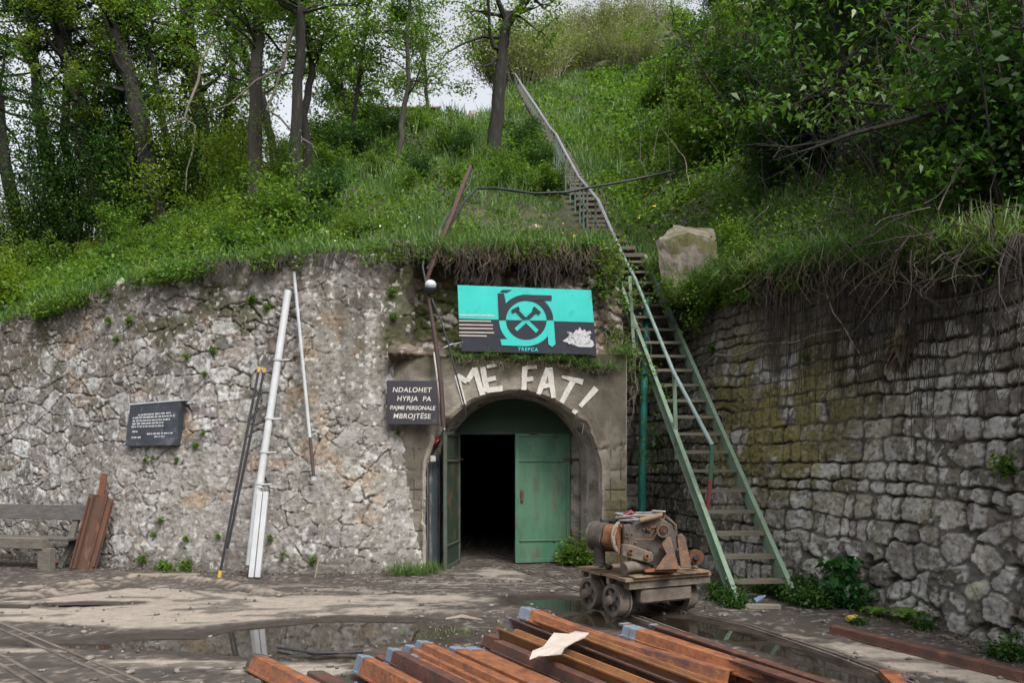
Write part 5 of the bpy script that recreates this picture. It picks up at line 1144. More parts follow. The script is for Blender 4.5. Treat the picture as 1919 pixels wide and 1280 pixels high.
def branchy(mb, a, d, L, r, n, rs, up=.15, wig=.18):
    pts = [Vector(a)]; d = Vector(d).normalized()
    for k in range(n):
        d = (d+Vector(rs.normal(0, wig, 3))+Vector((0, 0, up*.3))).normalized(); pts.append(pts[-1]+d*L/n)
    mb.tube(pts, [max(.003, r*(1-.85*k/n)) for k in range(n+1)], 5, cap=False); return pts
def tree(name, label, trunk, radii, rs, nb=26, f0=.25, bl=2.4, leafn=6000, lsize=.125, lmat=None, bark=None, group=None, extra=None, elev=.35, sub=5, tight=.16):
    o = thing(name, label, 'tree', trunk[0], group); mb = MB(); tr = [Vector(p) for p in trunk]
    # resample the trunk with a little wobble
    pts = []; rr_ = []
    for i in range(len(tr)-1):
        for k in range(4): t = k/4; pts.append(tr[i].lerp(tr[i+1], t)+Vector(rs.normal(0, .02, 3))*(i+k > 0)); rr_.append(radii[i]*(1-t)+radii[i+1]*t)
    pts.append(tr[-1]); rr_.append(radii[-1]); rr_[0] *= 1.35; mb.tube(pts, rr_, 10)
    LP = []
    for k in range(nb):
        f = f0+(1-f0)*(k+rs.rand())/nb; i = min(int(f*(len(pts)-1)), len(pts)-2); p = pts[i].lerp(pts[i+1], f*(len(pts)-1)-i)
        a = rs.uniform(0, 6.283); e = rs.normal(elev, .3); L = bl*(1.1-.5*f)*rs.uniform(.6, 1.25)
        bp = branchy(mb, p, (math.cos(a), math.sin(a), e), L, rr_[i]*.38, 6, rs)
        for q in range(sub):
            t = rs.uniform(.25, 1); j = min(int(t*6), 5); s0 = bp[j].lerp(bp[j+1], t*6-j); a2 = rs.uniform(0, 6.283)
            sp = branchy(mb, s0, (math.cos(a2), math.sin(a2), rs.normal(.1, .3)), L*rs.uniform(.25, .5), rr_[i]*.12, 4, rs, up=-.1)
            LP.append((sp, L))
    m = mb.build('trunk', bark or M_bark, o, smooth=True)
    if extra:
        for e_ in extra: mb = MB(); mb.tube(*e_, 6, False); mb.build('dead_branch', M_twig, o, smooth=True)
    if leafn:
        per = max(1, leafn//len(LP)); P_ = []
        for sp, L in LP:
            c = np.array([v[:] for v in sp]); t = rs.uniform(1.8, len(sp)-1, per); i = np.minimum(t.astype(int), len(sp)-2); f = (t-i)[:, None]
            P_.append(c[i]*(1-f)+c[i+1]*f+rs.normal(0, tight*.8, (per, 3)))
        V, F = leaves(np.concatenate(P_), lsize, rs); fmesh('crown', V, F, lmat or M_leaf, o)
    return o
def shrub_proto(name, h, rad, nst, leafn, lsize, lmat, rs, bark=None, tight=.1, cat='shrub', leafw=.55, stemr=.014):
    o = thing(name, None, cat, (0, 0, 0)); mb = MB(); P_ = []
    for k in range(nst):
        a = rs.uniform(0, 6.283); r0 = rad*.35*rs.rand(); d = Vector((math.cos(a)*rad/h*rs.uniform(.2, 1), math.sin(a)*rad/h*rs.uniform(.2, 1), 1))
        bp = branchy(mb, (math.cos(a)*r0, math.sin(a)*r0, -.05), d, h*rs.uniform(.55, 1.1), stemr, 6, rs, wig=.13)
        for q in range(5):
            t = rs.uniform(.2, 1); j = min(int(t*6), 5); s0 = bp[j].lerp(bp[j+1], t*6-j); a2 = rs.uniform(0, 6.283)
            sp = branchy(mb, s0, (math.cos(a2), math.sin(a2), rs.normal(.25, .3)), h*rs.uniform(.12, .3), stemr*.45, 3, rs, up=0)
            c = np.array([v[:] for v in sp]); per = max(1, leafn//(nst*5)); t = rs.uniform(0, len(sp)-1, per); i = np.minimum(t.astype(int), len(sp)-2); f = (t-i)[:, None]
            P_.append(c[i]*(1-f)+c[i+1]*f+rs.normal(0, tight, (per, 3)))
    mb.build('stems', bark or M_bark, o)
    if leafn: V, F = leaves(np.concatenate(P_), lsize, rs, wid=leafw); fmesh('foliage', V, F, lmat, o)
    return o
class Proto:
    def __init__(s, *a, **k): s.a = a; s.k = k; s.o = None
    def place(s, p, label, group, sc=1, rz=0, cat=None):
        if s.o is None: s.o = shrub_proto(*s.a, **s.k); q = s.o
        else: q = copy_tree(s.o)
        q.location = p; q.scale = (sc, sc, sc*random.uniform(.9, 1.1)); q.rotation_euler = (0, 0, rz); q['label'] = label
        if group: q['group'] = group
        elif 'group' in q: del q['group']
        if cat: q['category'] = cat
        return q
RS = np.random.RandomState
# ---------------------------------------------------------------- trees on the slope left of the stair
def trunk_px(b, rest, ext=2.5, dz=0):
    B = TP(*b); d = B.y; pts = [B-Vector((0, 0, .15))]
    for (x, y) in rest: pts.append(P(x, y, d+dz*len(pts)))
    l = pts[-1]-pts[-2]; l.normalize(); pts.append(pts[-1]+l*ext); return pts, d
def T(label, b, rest, wpx, seed, name='deciduous_tree', **k):
    pts, d = trunk_px(b, rest, k.pop('ext', 2.5)); r = wpx/2*d/FPX; n = len(pts)
    return tree(name, label, pts, [r*(1-.55*i/(n-1)) for i in range(n)], RS(seed), group=k.pop('group', 'trees on the slope above the left wall'), **k)
T('dark leaning tree at the far left edge of the wood', (18, 440), [(8, 300), (-12, 120), (-30, 0)], 26, 1, leafn=9000, lmat=M_leafy, f0=.2, nb=34)
T('stout dark tree with flared foot nearest the left wall', (198, 452), [(175, 300), (160, 220), (120, 90), (95, 0)], 38, 2, leafn=11000, lmat=M_leafy, bl=3, f0=.28, nb=34)
T('thick dark tree bending left, second from the stout one', (300, 425), [(262, 230), (245, 150), (205, 30), (195, 0)], 36, 3, leafn=10000, lmat=M_leafy, bl=2.8, f0=.3, nb=32)
T('slim dark double curved tree between two thick trunks', (335, 400), [(305, 230), (285, 110), (262, 60)], 15, 4, leafn=5000, f0=.3)
d5 = TP(392, 375).y-.5
T('thick brown tree with a pale dead branch hanging in front', (392, 375), [(378, 240), (360, 110), (345, 0)], 34, 5, leafn=7000, bl=2.6, f0=.35, extra=[
    (pts3([P(400, 70, d5), P(378, 110, d5-.3), P(372, 150, d5-.5), P(352, 200, d5-.6), P(346, 222, d5-.7), P(318, 228, d5-.8), P(290, 250, d5-.8), P(258, 292, d5-.9)]), [.06, .055, .05, .045, .04, .035, .03, .012]),
    (pts3([P(346, 222, d5-.7), P(366, 235, d5-.7), P(362, 280, d5-.8), P(350, 320, d5-.8), P(348, 360, d5-.8)]), [.04, .038, .03, .025, .012])])
d6 = TP(480, 395).y-.5
T('straight pale grey trunk standing in the middle of the left wood', (480, 395), [(478, 280), (478, 160), (487, 40), (490, 0)], 29, 6, bark=M_barkg, leafn=5500, f0=.5, bl=2.6, extra=[
    (pts3([P(560, 20, d6), P(540, 80, d6), P(532, 125, d6), P(480, 150, d6-.4), P(430, 195, d6-.6), P(395, 205, d6-.6)]), [.05, .045, .035, .028, .02, .01]),
    (pts3([P(538, 90, d6), P(515, 170, d6), P(500, 205, d6-.2), P(525, 220, d6-.2), P(550, 250, d6-.2), P(585, 270, d6-.2), P(596, 296, d6-.2)]), [.04, .035, .032, .03, .028, .02, .01])])
T('slim trunk just behind and right of the pale grey one', (522, 355), [(508, 260), (492, 180), (458, 95)], 17, 7, leafn=2500, f0=.5)
T('dark straight tree of a close pair, left one', (555, 385), [(553, 290), (560, 150), (564, 30), (562, 0)], 24, 8, leafn=4500, f0=.6, bl=3.2, bark=M_bark)
T('dark crooked tree of a close pair, right one', (574, 350), [(576, 280), (568, 215), (584, 140), (578, 60)], 19, 9, leafn=3500, f0=.6, bl=2.6)
T('pale bare trunk leaning sharply left near the crest', (655, 215), [(625, 150), (590, 100), (550, 20)], 22, 10, bark=M_barkg, leafn=1800, f0=.5)
T('thin dark sapling left of the bright leafed young tree', (655, 300), [(665, 200), (680, 110), (690, 0)], 9, 11, leafn=3000, f0=.25, bl=1.8)
T('slender young tree with bright green crown left of the stair', (745, 296), [(750, 240), (768, 150), (762, 60), (772, 0)], 11, 12, leafn=6500, f0=.32, bl=2.3, lmat=M_leaf, bark=M_barkg, lsize=.1)
T('slender sapling with bright crown behind the young tree', (800, 215), [(798, 150), (790, 60)], 8, 13, leafn=3500, f0=.2, bl=2.2)
d13 = TP(927, 305).y
T('single dark forked tree standing left of the hillside stair', (927, 305), [(935, 180), (942, 90), (952, 35)], 29, 14, leafn=900, f0=.85, nb=6, bl=2.2, ext=.2, extra=None, group=None)
fk = bpy.data.objects[[o.name for o in bpy.data.objects if o.get('label', '').startswith('single dark forked')][0]]
for pts_, r_ in (([(950, 45), (975, 15), (1000, -15), (1040, -70)], [.14, .11, .09, .05]), ([(950, 40), (938, 12), (925, -20), (905, -60)], [.11, .08, .07, .04]), ([(940, 92), (925, 88), (918, 60), (915, 0), (900, -60)], [.07, .06, .05, .045, .03]),
                 ([(938, 100), (920, 120), (905, 124)], [.06, .05, .02]), ([(935, 70), (905, 68), (870, 80), (835, 100), (815, 130)], [.05, .04, .03, .02, .01]), ([(1000, -5), (1020, 15), (1050, -10)], [.05, .04, .02])):
    mb = MB(); mb.tube([P(x, y, d13-.2*i) for i, (x, y) in enumerate(pts_)], r_, 7); mb.build('limb', M_bark, fk, smooth=True)
rs = RS(50)
Pl = np.concatenate([np.array(P(x, y, d13+rs.normal(0, .6)))+rs.normal(0, .28, (90, 3)) for x, y in ((840, 100), (860, 70), (900, 10), (1010, 60), (1045, 30), (1010, 110), (930, 130), (880, 20), (1060, 80), (970, 60))])
V, F = leaves(Pl, .09, rs); fmesh('crown', V, F, M_leafy, fk)
T('small thicket tree low at the crest left of the forked tree', (660, 262), [(650, 200), (640, 150)], 8, 15, leafn=6000, f0=.1, bl=2.0, ext=1.2)
T('young tree in the shade behind the stout tree', (110, 380), [(120, 250), (128, 100), (130, 0)], 18, 16, leafn=6500, f0=.2, bl=2.6, lmat=M_leafd)
T('young tree deep in the wood behind the brown trunk', (430, 330), [(428, 220), (436, 120), (440, 0)], 15, 17, leafn=3800, f0=.3, bl=2.4, lmat=M_leafd)
T('broad dim tree far back at the left', (60, 330), [(70, 200), (60, 60), (60, 0)], 22, 18, leafn=7500, f0=.2, bl=3.4, lmat=M_leafd)
T('dark ivy clad tree between the thick left trunks', (235, 385), [(222, 260), (226, 120), (230, 0)], 24, 19, leafn=8000, f0=.15, bl=2.6, lmat=M_leafd)

# ---------------------------------------------------------------- undergrowth
SH_a = Proto('leafy_shrub', 1.5, .8, 16, 3400, .095, M_leaf, RS(21))
SH_b = Proto('leafy_shrub', 1.7, .9, 16, 3400, .085, M_leafd, RS(22))
SH_c = Proto('leafy_shrub', 1.2, .8, 14, 2800, .08, M_leafy, RS(23))
SH_t = Proto('twiggy_shrub', 2.0, .9, 26, 900, .06, M_leafd, RS(24), bark=M_root, stemr=.016)
lab_l = 'green undergrowth bush among the trunks above the left wall'; grp_l = 'undergrowth bushes in the left wood'
rr = random.Random(31); n_ = 0
for k in range(84):
    x = rr.uniform(-40, 660); y = (rr.uniform(200, 440) if k < 44 else rr.uniform(380, 520)-max(0, x-250)*.12) if x < 600 else rr.uniform(230, 330); p = TP(x, y)
    if p.y > 34 or min(abs(x-198)+abs(y-430)*.5, abs(x-300)+abs(y-410)*.5, abs(x-392)+abs(y-370)*.5, abs(x-480)+abs(y-390)*.5, abs(x-560)+abs(y-380)*.5) < 38: continue
    pr = rr.choice([SH_a, SH_c, SH_b, SH_c, SH_a]); sc = rr.uniform(.5, .95)*(1 if p.y < 22 else 1.3)*(.7 if p.y < 15.5 else 1)
    pr.place(p, lab_l, grp_l, sc, rr.uniform(0, 6))
for (x, y, sc, lb, pr) in ((30, 560, 1.0, 'big bright bush spilling over the left end of the wall', SH_c), (-30, 600, 1.1, 'bright bush cut by the left edge of the frame over the wall', SH_c), (90, 520, .9, 'dense bush over the wall top behind the bright overhanging one', SH_a),
                      (165, 500, .8, 'bush on the wall top left of the pale upright stone', SH_c), (250, 490, .75, 'bush on the wall top right of the pale upright stone', SH_a), (420, 470, .5, 'low bush on the wall lip above the plaque', SH_a)):
    p = TP(x, y); pr.place(p, lb, None, sc, rr.uniform(0, 6))
for (x, y, sc) in ((840, 290, .8), (870, 310, .7), (985, 300, .8), (1010, 330, .8), (960, 330, .7), (730, 260, .9), (690, 240, 1), (780, 245, .8), (620, 340, .7), (1040, 360, .6), (900, 330, .6), (860, 350, .5), (790, 330, .55), (940, 355, .5), (1000, 365, .5), (700, 330, .5), (1020, 310, .7), (990, 270, .7), (760, 360, .45)):
    (SH_b if x % 20 else SH_a).place(TP(x, y), 'dark green bush on the open slope around the forked tree', 'bushes on the open slope', sc, rr.uniform(0, 6))
# young trees filling the wood, and bright leaved ones nearer the wall
YT_a = Proto('young_tree', 5.2, 1.7, 12, 7000, .11, M_leaf, RS(42), tight=.24, cat='tree', stemr=.035)
YT_b = Proto('young_tree', 5.6, 1.9, 12, 7500, .11, M_leafd, RS(43), tight=.26, cat='tree', stemr=.035)
YT_c = Proto('young_tree', 4.6, 1.7, 11, 4200, .12, M_leafy, RS(44), tight=.24, cat='tree', stemr=.03)
for k in range(40):
    x = rr.uniform(-80, 700); y = rr.uniform(170, 380) if x < 500 else rr.uniform(180, 260); p = TP(x, y)
    if p.y < 24 or p.y > 36 or 400 < x < 690 or k % 2: continue
    rr.choice([YT_a, YT_b, YT_b, YT_c]).place(p, 'young leafy tree filling the gaps of the wood left of the stair', 'young trees in the left wood', rr.uniform(.75, 1.35), rr.uniform(0, 6))
for (x, y, sc, lb) in ((30, 490, .85, 'bright yellow green young tree by the left frame edge'), (110, 440, .8, 'bright yellow green young tree left of the stout dark trunk'), (345, 420, .55, 'bright young tree before the thick brown trunk'),
                       (430, 400, .8, 'bright young tree between the brown and the pale grey trunk'), (525, 370, .55, 'small bright young tree before the close pair of trunks'), (-60, 520, 1.0, 'bright young tree cut by the left frame edge')):
    YT_c.place(TP(x, y), lb, None, sc, rr.uniform(0, 6))
for k in range(34):
    x = -60+k*24+rr.uniform(-8, 8); y = float(np.interp(x, [-60, 100, 300, 500, 760], [600, 545, 500, 470, 455]))-rr.uniform(0, 26)
    if abs(x-228) < 16: continue
    rr.choice([SH_a, SH_a, SH_c, SH_b]).place(TP(x, y), 'low leafy bush growing on the lip of the left wall', 'low bushes on the lip of the left wall', rr.uniform(.26, .46)*(1.25 if x < 250 else .85), rr.uniform(0, 6))
# the dense thicket on the right
lab_r = 'dense dark bush in the thicket above the right wall'; grp_r = 'thicket bushes above the right wall'
for k in range(95):
    x = rr.uniform(1330, 2050); y = rr.uniform(-60, 350); p = TP(x, y)
    if p.y > 34 or (x < 1450 and y > 260): continue
    pr = rr.choice([SH_b, SH_b, SH_t, SH_t, SH_a]); sc = rr.uniform(.9, 1.6)*(1 if p.y < 18 else 1.5); pr.place(p, lab_r if pr is not SH_t else 'twiggy brown bush tangled in the thicket above the right wall', grp_r if pr is not SH_t else 'twiggy bushes above the right wall', sc, rr.uniform(0, 6))
for (x, y) in ((1215, 120), (1250, 60), (1230, 200), (1270, 170), (1310, 230), (1290, 90), (1350, 150), (1240, 10), (1330, 20), (1200, 40), (1380, 250), (1330, 300)):
    pr = rr.choice([SH_a, SH_b, SH_a]); pr.place(TP(x, y), 'leafy bush at the edge of the thicket right of the hillside stair', 'bushes right of the hillside stair', rr.uniform(1.2, 1.9), rr.uniform(0, 6))
for (x, y) in ((1760, 350), (1840, 350), (1900, 380), (1960, 330), (1810, 300), (1880, 320)):
    SH_b.place(TP(x, y), lab_r, grp_r, rr.uniform(.9, 1.2), rr.uniform(0, 6))
# far shrubs on the crest
SH_f = Proto('far_shrub', 4.2, 2.4, 30, 4200, .17, M_leafp, RS(27), bark=M_twig, tight=.28, stemr=.03)
SH_g = Proto('far_shrub', 4.4, 2.2, 40, 1500, .15, M_leafp, RS(28), bark=M_twig, tight=.3, stemr=.03)
for k in range(46):
    x = rr.uniform(930, 1240); y = rr.uniform(20, 135) if x > 1000 else rr.uniform(150, 165); p = TP(x, y)
    if p.y < 34: continue
    rr.choice([SH_f, SH_g]).place(p, 'pale green bush on the skyline at the top of the hill', 'bushes on the skyline', rr.uniform(.7, 1.25), rr.uniform(0, 6))
# trees of the right side
def TR(label, base, top_, r, seed, **k):
    b = Vector(base); b.z = TZat(b.x, b.y)-.1; t = Vector(top_)
    return tree('deciduous_tree', label, [b, b.lerp(t, .35)+Vector((.1, 0, 0)), b.lerp(t, .7), t], [r, r*.8, r*.6, r*.3], RS(seed), group='trees of the right hand thicket', **k)
TR('dark tree inside the thicket at the top right corner', (6.6, 11.5, 0), (6.3, 11.2, 13), .14, 61, leafn=9000, f0=.2, bl=2.8, lmat=M_leafd)
TR('dark tree far right, mostly cut by the frame edge', (8.2, 10.2, 0), (7.9, 9.8, 13), .16, 62, leafn=9000, f0=.15, bl=3, lmat=M_leafd)
TR('thin dark trunk rising behind the overhanging branch', (5.6, 13.5, 0), (5.2, 13.3, 13), .10, 63, leafn=6500, f0=.2, bl=2.4, lmat=M_leafd)
TR('slim tree at the back of the thicket', (7.6, 23, 0), (7.4, 23, 21), .11, 64, leafn=6500, f0=.2, bl=2.4)
TR('tall tree standing high in the thicket', (8.0, 18, 0), (8, 18, 19), .16, 65, leafn=8000, f0=.2, bl=3.2, lmat=M_leafd)
# overhanging tree with long horizontal branches, rooted right of the frame
ov = thing('overhanging_tree', 'tree leaning in from the right with long dark branches and bright leaf sprays', 'tree', (6.4, 8.0, TZat(6.4, 8.0)))
bz_ = TZat(6.4, 8.0); mb = MB(); mb.tube([(6.4, 8.0, bz_-.2), (6.2, 7.9, bz_+1.2), (6.0, 7.8, bz_+3), (5.9, 7.8, bz_+6)], [.13, .11, .09, .04], 9); mb.build('trunk', M_bark, ov, smooth=True)
D7 = 7.8
limbs = [([(2030, 110), (1919, 150), (1840, 178), (1770, 200), (1700, 225), (1600, 250), (1530, 275), (1450, 300)], [.05, .042, .036, .03, .025, .02, .014, .006]), ([(1880, 214), (1800, 224), (1740, 215), (1690, 200), (1600, 190), (1540, 170)], [.03, .028, .022, .018, .012, .006]),
         ([(1700, 225), (1640, 232), (1560, 262), (1480, 275), (1400, 270)], [.02, .018, .014, .01, .005]), ([(1600, 95), (1560, 150), (1500, 190), (1440, 215)], [.016, .014, .01, .005]), ([(1850, 280), (1820, 350), (1790, 395), (1740, 385), (1690, 350)], [.016, .013, .01, .008, .004]), ([(1800, 385), (1850, 420), (1870, 430)], [.008, .006, .004]), ([(2030, 60), (1900, 60), (1800, 90), (1700, 60)], [.03, .02, .014, .008])]
rs = RS(71); P_ = []
for pts_, r_ in limbs:
    w_ = [P(x, y, D7+.12*math.sin(i)) for i, (x, y) in enumerate(pts_)]; mb = MB(); mb.tube(w_, r_, 7)
    for k in range(len(w_)*4):
        i = rs.randint(0, len(w_)-1); s0 = w_[i].lerp(w_[i+1] if i+1 < len(w_) else w_[i], rs.rand()); a = rs.uniform(0, 6.28)
        branchy(mb, s0, (math.cos(a), math.sin(a), rs.normal(0, .5)), rs.uniform(.2, .6), .006, 4, rs, up=0)
    mb.build('limb', M_bark, ov, smooth=True)
for x, y, n, sp in ((1440, 85, 60, .16), (1470, 70, 60, .14), (1400, 195, 46, .14), (1445, 190, 60, .13), (1380, 215, 40, .12), (1560, 170, 120, .22), (1610, 160, 120, .22), (1660, 155, 80, .2), (1560, 200, 100, .2), (1720, 130, 80, .2), (1770, 130, 60, .2), (1735, 305, 90, .16), (1780, 310, 70, .15), (1700, 378, 70, .15), (1830, 415, 40, .10), (1500, 230, 50, .2), (1640, 215, 60, .2), (1540, 95, 60, .2),
                  (1820, 50, 90, .24), (1850, 20, 90, .24), (1700, 20, 80, .24), (1890, 90, 60, .2), (1560, 20, 60, .22), (1620, 260, 50, .2), (1400, 30, 40, .15)):
    P_.append(np.array(P(x, y, D7+rs.normal(0, .15)))+rs.normal(0, sp, (n, 3))*np.array([1, .8, .6]))
P_ = np.concatenate(P_); P_ = P_[rs.rand(len(P_)) < .62]
V, F = leaves(P_, .10, rs, wid=.40, tilt=.45, droop=.5); fmesh('crown', V, F, mk('bright_spray_leaf', (.085, .17, .02), (.045, .11, .016), scale=1.5, rough=.45, bump=0, island=.4, trans=.4), ov)

# ---------------------------------------------------------------- ground cover on the hill (stuff)
rs = RS(81)
A_ = TV[:-1, :-1]; B_ = TV[1:, :-1]; C_ = TV[:-1, 1:]; D_ = TV[1:, 1:]
area = np.linalg.norm(np.cross(B_-A_, C_-A_), axis=2); cen_ = (A_+B_+C_+D_)/4
px = CX+FPX*cen_[..., 0]/np.maximum(cen_[..., 1], .5); py = HY-FPX*(cen_[..., 2]-CH)/np.maximum(cen_[..., 1], .5)
vis = (px > -300)&(px < 2500)&(py > -150)&(cen_[..., 1] > 4)&(cen_[..., 1] < 62)
W = np.where(vis, area/np.maximum(cen_[..., 1], 8)**1.7, 0)
def sample(n, wmask, seed):
    r = RS(seed); w = (W*wmask).ravel(); c = np.cumsum(w); k = np.searchsorted(c, r.rand(n)*c[-1]); i, j = np.unravel_index(k, W.shape)
    u = r.rand(n)[:, None]; v = r.rand(n)[:, None]; return (A_[i, j]*(1-u)+B_[i, j]*u)*(1-v)+(C_[i, j]*(1-u)+D_[i, j]*u)*v
cx_, cy_ = cen_[..., 0], cen_[..., 1]
sxc = np.interp(cy_, SLY, SLX); on_st = (cx_-sxc < .30)&(cx_-sxc > np.where(cy_ < 19, -.75, -.45))&(cy_ > 14.3)&(cy_ < 54)
wood = sstep(620, 480, px); right = sstep(0, 2.0, cx_-sxc)*(px > 1100)
pt = fbm(cx_*1.0, cy_*1.0, 301); bare = sstep(.42, .52, pt)
m_g = (~on_st)*(.06+bare)*(1-.75*wood)*(1-.5*right)
pg = sample(150000, m_g, 1); dg = np.maximum(pg[:, 1], 9)/14
tall = .25+1.6*sstep(.35, .7, fbm(pg[:, 0]*1.3, pg[:, 1]*1.3, 303))
tag(blade_mesh('grass', pg, .24*tall*np.clip(dg, .8, 1.8), rs, M_grass, w=.008*np.clip(dg, .8, 3)), kind='stuff')
pd = sample(42000, (~on_st)*(1-.75*bare+.12), 2); tag(blade_mesh('dry_grass', pd, .2, rs, M_dry, w=.007*np.clip(np.maximum(pd[:, 1], 9)/14, .8, 3), lean_=.8), kind='stuff')
def cover(name, n, mask, mat, size, h, seed, **k):
    p = sample(n, mask, seed); r = RS(seed+50); dd_ = np.clip(np.maximum(p[:, 1], 8)/14, .8, 3); hh = fbm(p[:, 0]*1.4, p[:, 1]*1.4, seed+9)
    p[:, 2] += r.rand(n)*h*sstep(.3, .7, hh); V, F = leaves(p, 1.0, r, tilt=.5, **k)
    c = V.reshape(-1, 4, 3); b = c[:, :1]; c = b+(c-b)*(size*dd_)[:, None, None]; return tag(fmesh(name, c.reshape(-1, 3), F, mat), kind='stuff')
blob = sstep(.46, .56, fbm(cx_*.9+4, cy_*.9, 311))
cover('ground_cover', 110000, (~on_st)*(.08+blob+wood)*(1-.3*right), M_leaf, .08, .7, 5)
cover('nettles', 110000, (~on_st)*(right+.25*blob+.5*wood), M_leaf, .085, .8, 6)
cover('dark_weeds', 70000, (~on_st)*(.3*blob+wood+right*.6), M_leafd, .09, .6, 7)
# flowers
def flowers(name, boxes, mat, s, n, seed):
    r = RS(seed); P_ = []
    for x0, x1, y0, y1 in boxes:
        for _ in range(n): q = TP(r.uniform(x0, x1), r.uniform(y0, y1)); P_.append([q.x+r.uniform(-.2, .2), q.y+r.uniform(-.2, .2), q.z+r.uniform(.1, .35)])
    V, F = leaves(np.array(P_), s, r, wid=.9, droop=0); tag(fmesh(name, V, F, mat), kind='stuff')
flowers('yellow_flowers', [(1190, 1270, 330, 400), (1190, 1250, 400, 470), (1050, 1100, 440, 470)], mk('yellow_petals', (.75, .6, .03), rough=.6, bump=0), .05, 26, 91)
flowers('white_flowers', [(590, 770, 425, 462), (560, 640, 440, 470), (760, 830, 240, 300)], mk('white_petals', (.65, .7, .6), rough=.6, bump=0), .04, 90, 92)

# ---------------------------------------------------------------- fringe along the wall lips: turf, hanging grass, roots (stuff)
def fringe(seed, n, pxs, back, down, mat, w, ln, name, lipdrop=0):
    r = RS(seed); P_ = []; k = 0
    Q = TQ; sel = (CX+FPX*Q[:, 0]/Q[:, 1] > pxs[0])&(CX+FPX*Q[:, 0]/Q[:, 1] < pxs[1])&(Q[:, 1] > 4)
    q = Q[sel]; i = r.randint(0, len(q)-1, n); f = r.rand(n)[:, None]; b = q[i]*(1-f)+q[i+1]*f
    p = b[:, :3].copy(); o = r.uniform(-back, .15, n); p[:, 0] -= np.sin(b[:, 4])*(-o); p[:, 1] += np.cos(b[:, 4])*o; p[:, 2] += r.uniform(-down, .12, n)-lipdrop
    return p, r
p, r = fringe(1, 3500, (-100, 800), .34, .02, 0, 0, 0, ''); o = tag(blade_mesh('wall_top_grass', p, .2, r, M_grass, w=.007, lean_=.7), kind='stuff')
p, r = fringe(2, 4500, (780, 1135), .42, .12, 0, 0, 0, ''); tag(blade_mesh('wall_top_grass', p, .26, r, M_grass, w=.007, lean_=.9), kind='stuff')
p, r = fringe(3, 16000, (1200, 1950), .45, .2, 0, 0, 0, ''); tag(blade_mesh('wall_top_grass', p, .3, r, M_grass, w=.007, lean_=.8), kind='stuff')
for sd, n, rng, bk, dn, mt, sz in ((4, 11000, (-100, 560), .36, .12, M_leaf, .06), (5, 8000, (560, 1130), .45, .18, M_leaf, .055), (6, 20000, (1180, 1480), .45, .35, M_leaf, .055), (7, 14000, (1480, 1950), .42, .34, M_leaf, .06)):
    p, r = fringe(sd, n, rng, bk, dn, 0, 0, 0, ''); m_ = fbm(p[:, 0]*2.5, p[:, 1]*2.5+p[:, 2], sd) > .5; V, F = leaves(p[m_], sz, r); tag(fmesh('trailing_leaves', V, F, mt), kind='stuff')
def strands(name, n, pxs, l0, l1, seed, mat, off=.5, spread=.12, rad=.006, curl=.3, z0=0, dens=None):
    r = RS(seed); mb = MB(); Q = TQ; pxq = CX+FPX*Q[:, 0]/np.maximum(Q[:, 1], .1); sel = np.where((pxq > pxs[0])&(pxq < pxs[1])&(Q[:, 1] > 4))[0]
    for k in range(n):
        i = r.choice(sel); b = Q[i]; L = r.uniform(l0, l1)*(dens(pxq[i]) if dens else 1)
        if L < .05: continue
        nx, ny = -math.sin(b[4]), -math.cos(b[4]); tx, ty = -ny, nx; jt = r.uniform(-.1, .1); o = r.uniform(off*.6, off)
        p = Vector((b[0]+tx*jt, b[1]+ty*jt, b[2]+r.uniform(-.05, .12)+z0)); pts_ = [p, p+Vector((nx*o*.7, ny*o*.7, .06*r.rand()))]
        q = p+Vector((nx*o, ny*o, -.05)); m = 5
        for s_ in range(m): q = q+Vector((nx*.015+tx*r.normal(0, spread)*L/m*3, ny*.015+ty*r.normal(0, spread)*L/m*3, -L/m*r.uniform(.7, 1.2))); pts_.append(q.copy())
        rd = rad*r.uniform(.5, 1.6); mb.tube(pts_, [rd*(1-.7*j/(len(pts_)-1)) for j in range(len(pts_))], 3, cap=False)
    return tag(mb.build(name, mat), kind='stuff')
dn_ = lambda x: .25+1.3*float(sstep(.40, .62, vnoise(np.array([x*.035]), np.array([.5]), 3))[0])
strands('hanging_roots', 520, (800, 1140), .10, .48, 11, M_root, off=.36, rad=.007, dens=dn_)
strands('hanging_roots', 240, (380, 800), .05, .22, 12, M_root, off=.34, rad=.006)
strands('hanging_dry_grass', 420, (800, 1140), .08, .35, 13, M_dry, off=.45, rad=.004, spread=.25)
strands('hanging_roots', 400, (1440, 1990), .15, .95, 14, M_root, off=.34, rad=.0065, spread=.16, dens=lambda x: max(0, 2.0*float(sstep(.38, .62, vnoise(np.array([x*.022]), np.array([1.5]), 5))[0])-.12))
strands('hanging_roots', 130, (1450, 1800), 1.1, 2.1, 15, M_root, off=.40, rad=.007, spread=.035)
strands('hanging_dry_grass', 170, (1420, 1850), .2, .7, 16, M_dry, off=.55, rad=.005, spread=.3)
# tangled brown brush on the lip of the right wall
mb = MB(); rs = RS(17)
for k in range(170):
    x = rs.uniform(1430, 1930); y = rs.uniform(380, 540); d = max(6.9, 13.3-.0085*(x-1290)*1.6); p = P(x, y, min(d, 10.5)+rs.uniform(-.1, .4))
    branchy(mb, p, (rs.normal(), rs.normal(0, .4), rs.normal(-.2, .6)), rs.uniform(.3, .9), .008, 5, rs, up=-.4, wig=.25)
tag(mb.build('dead_brush', M_root), kind='stuff')
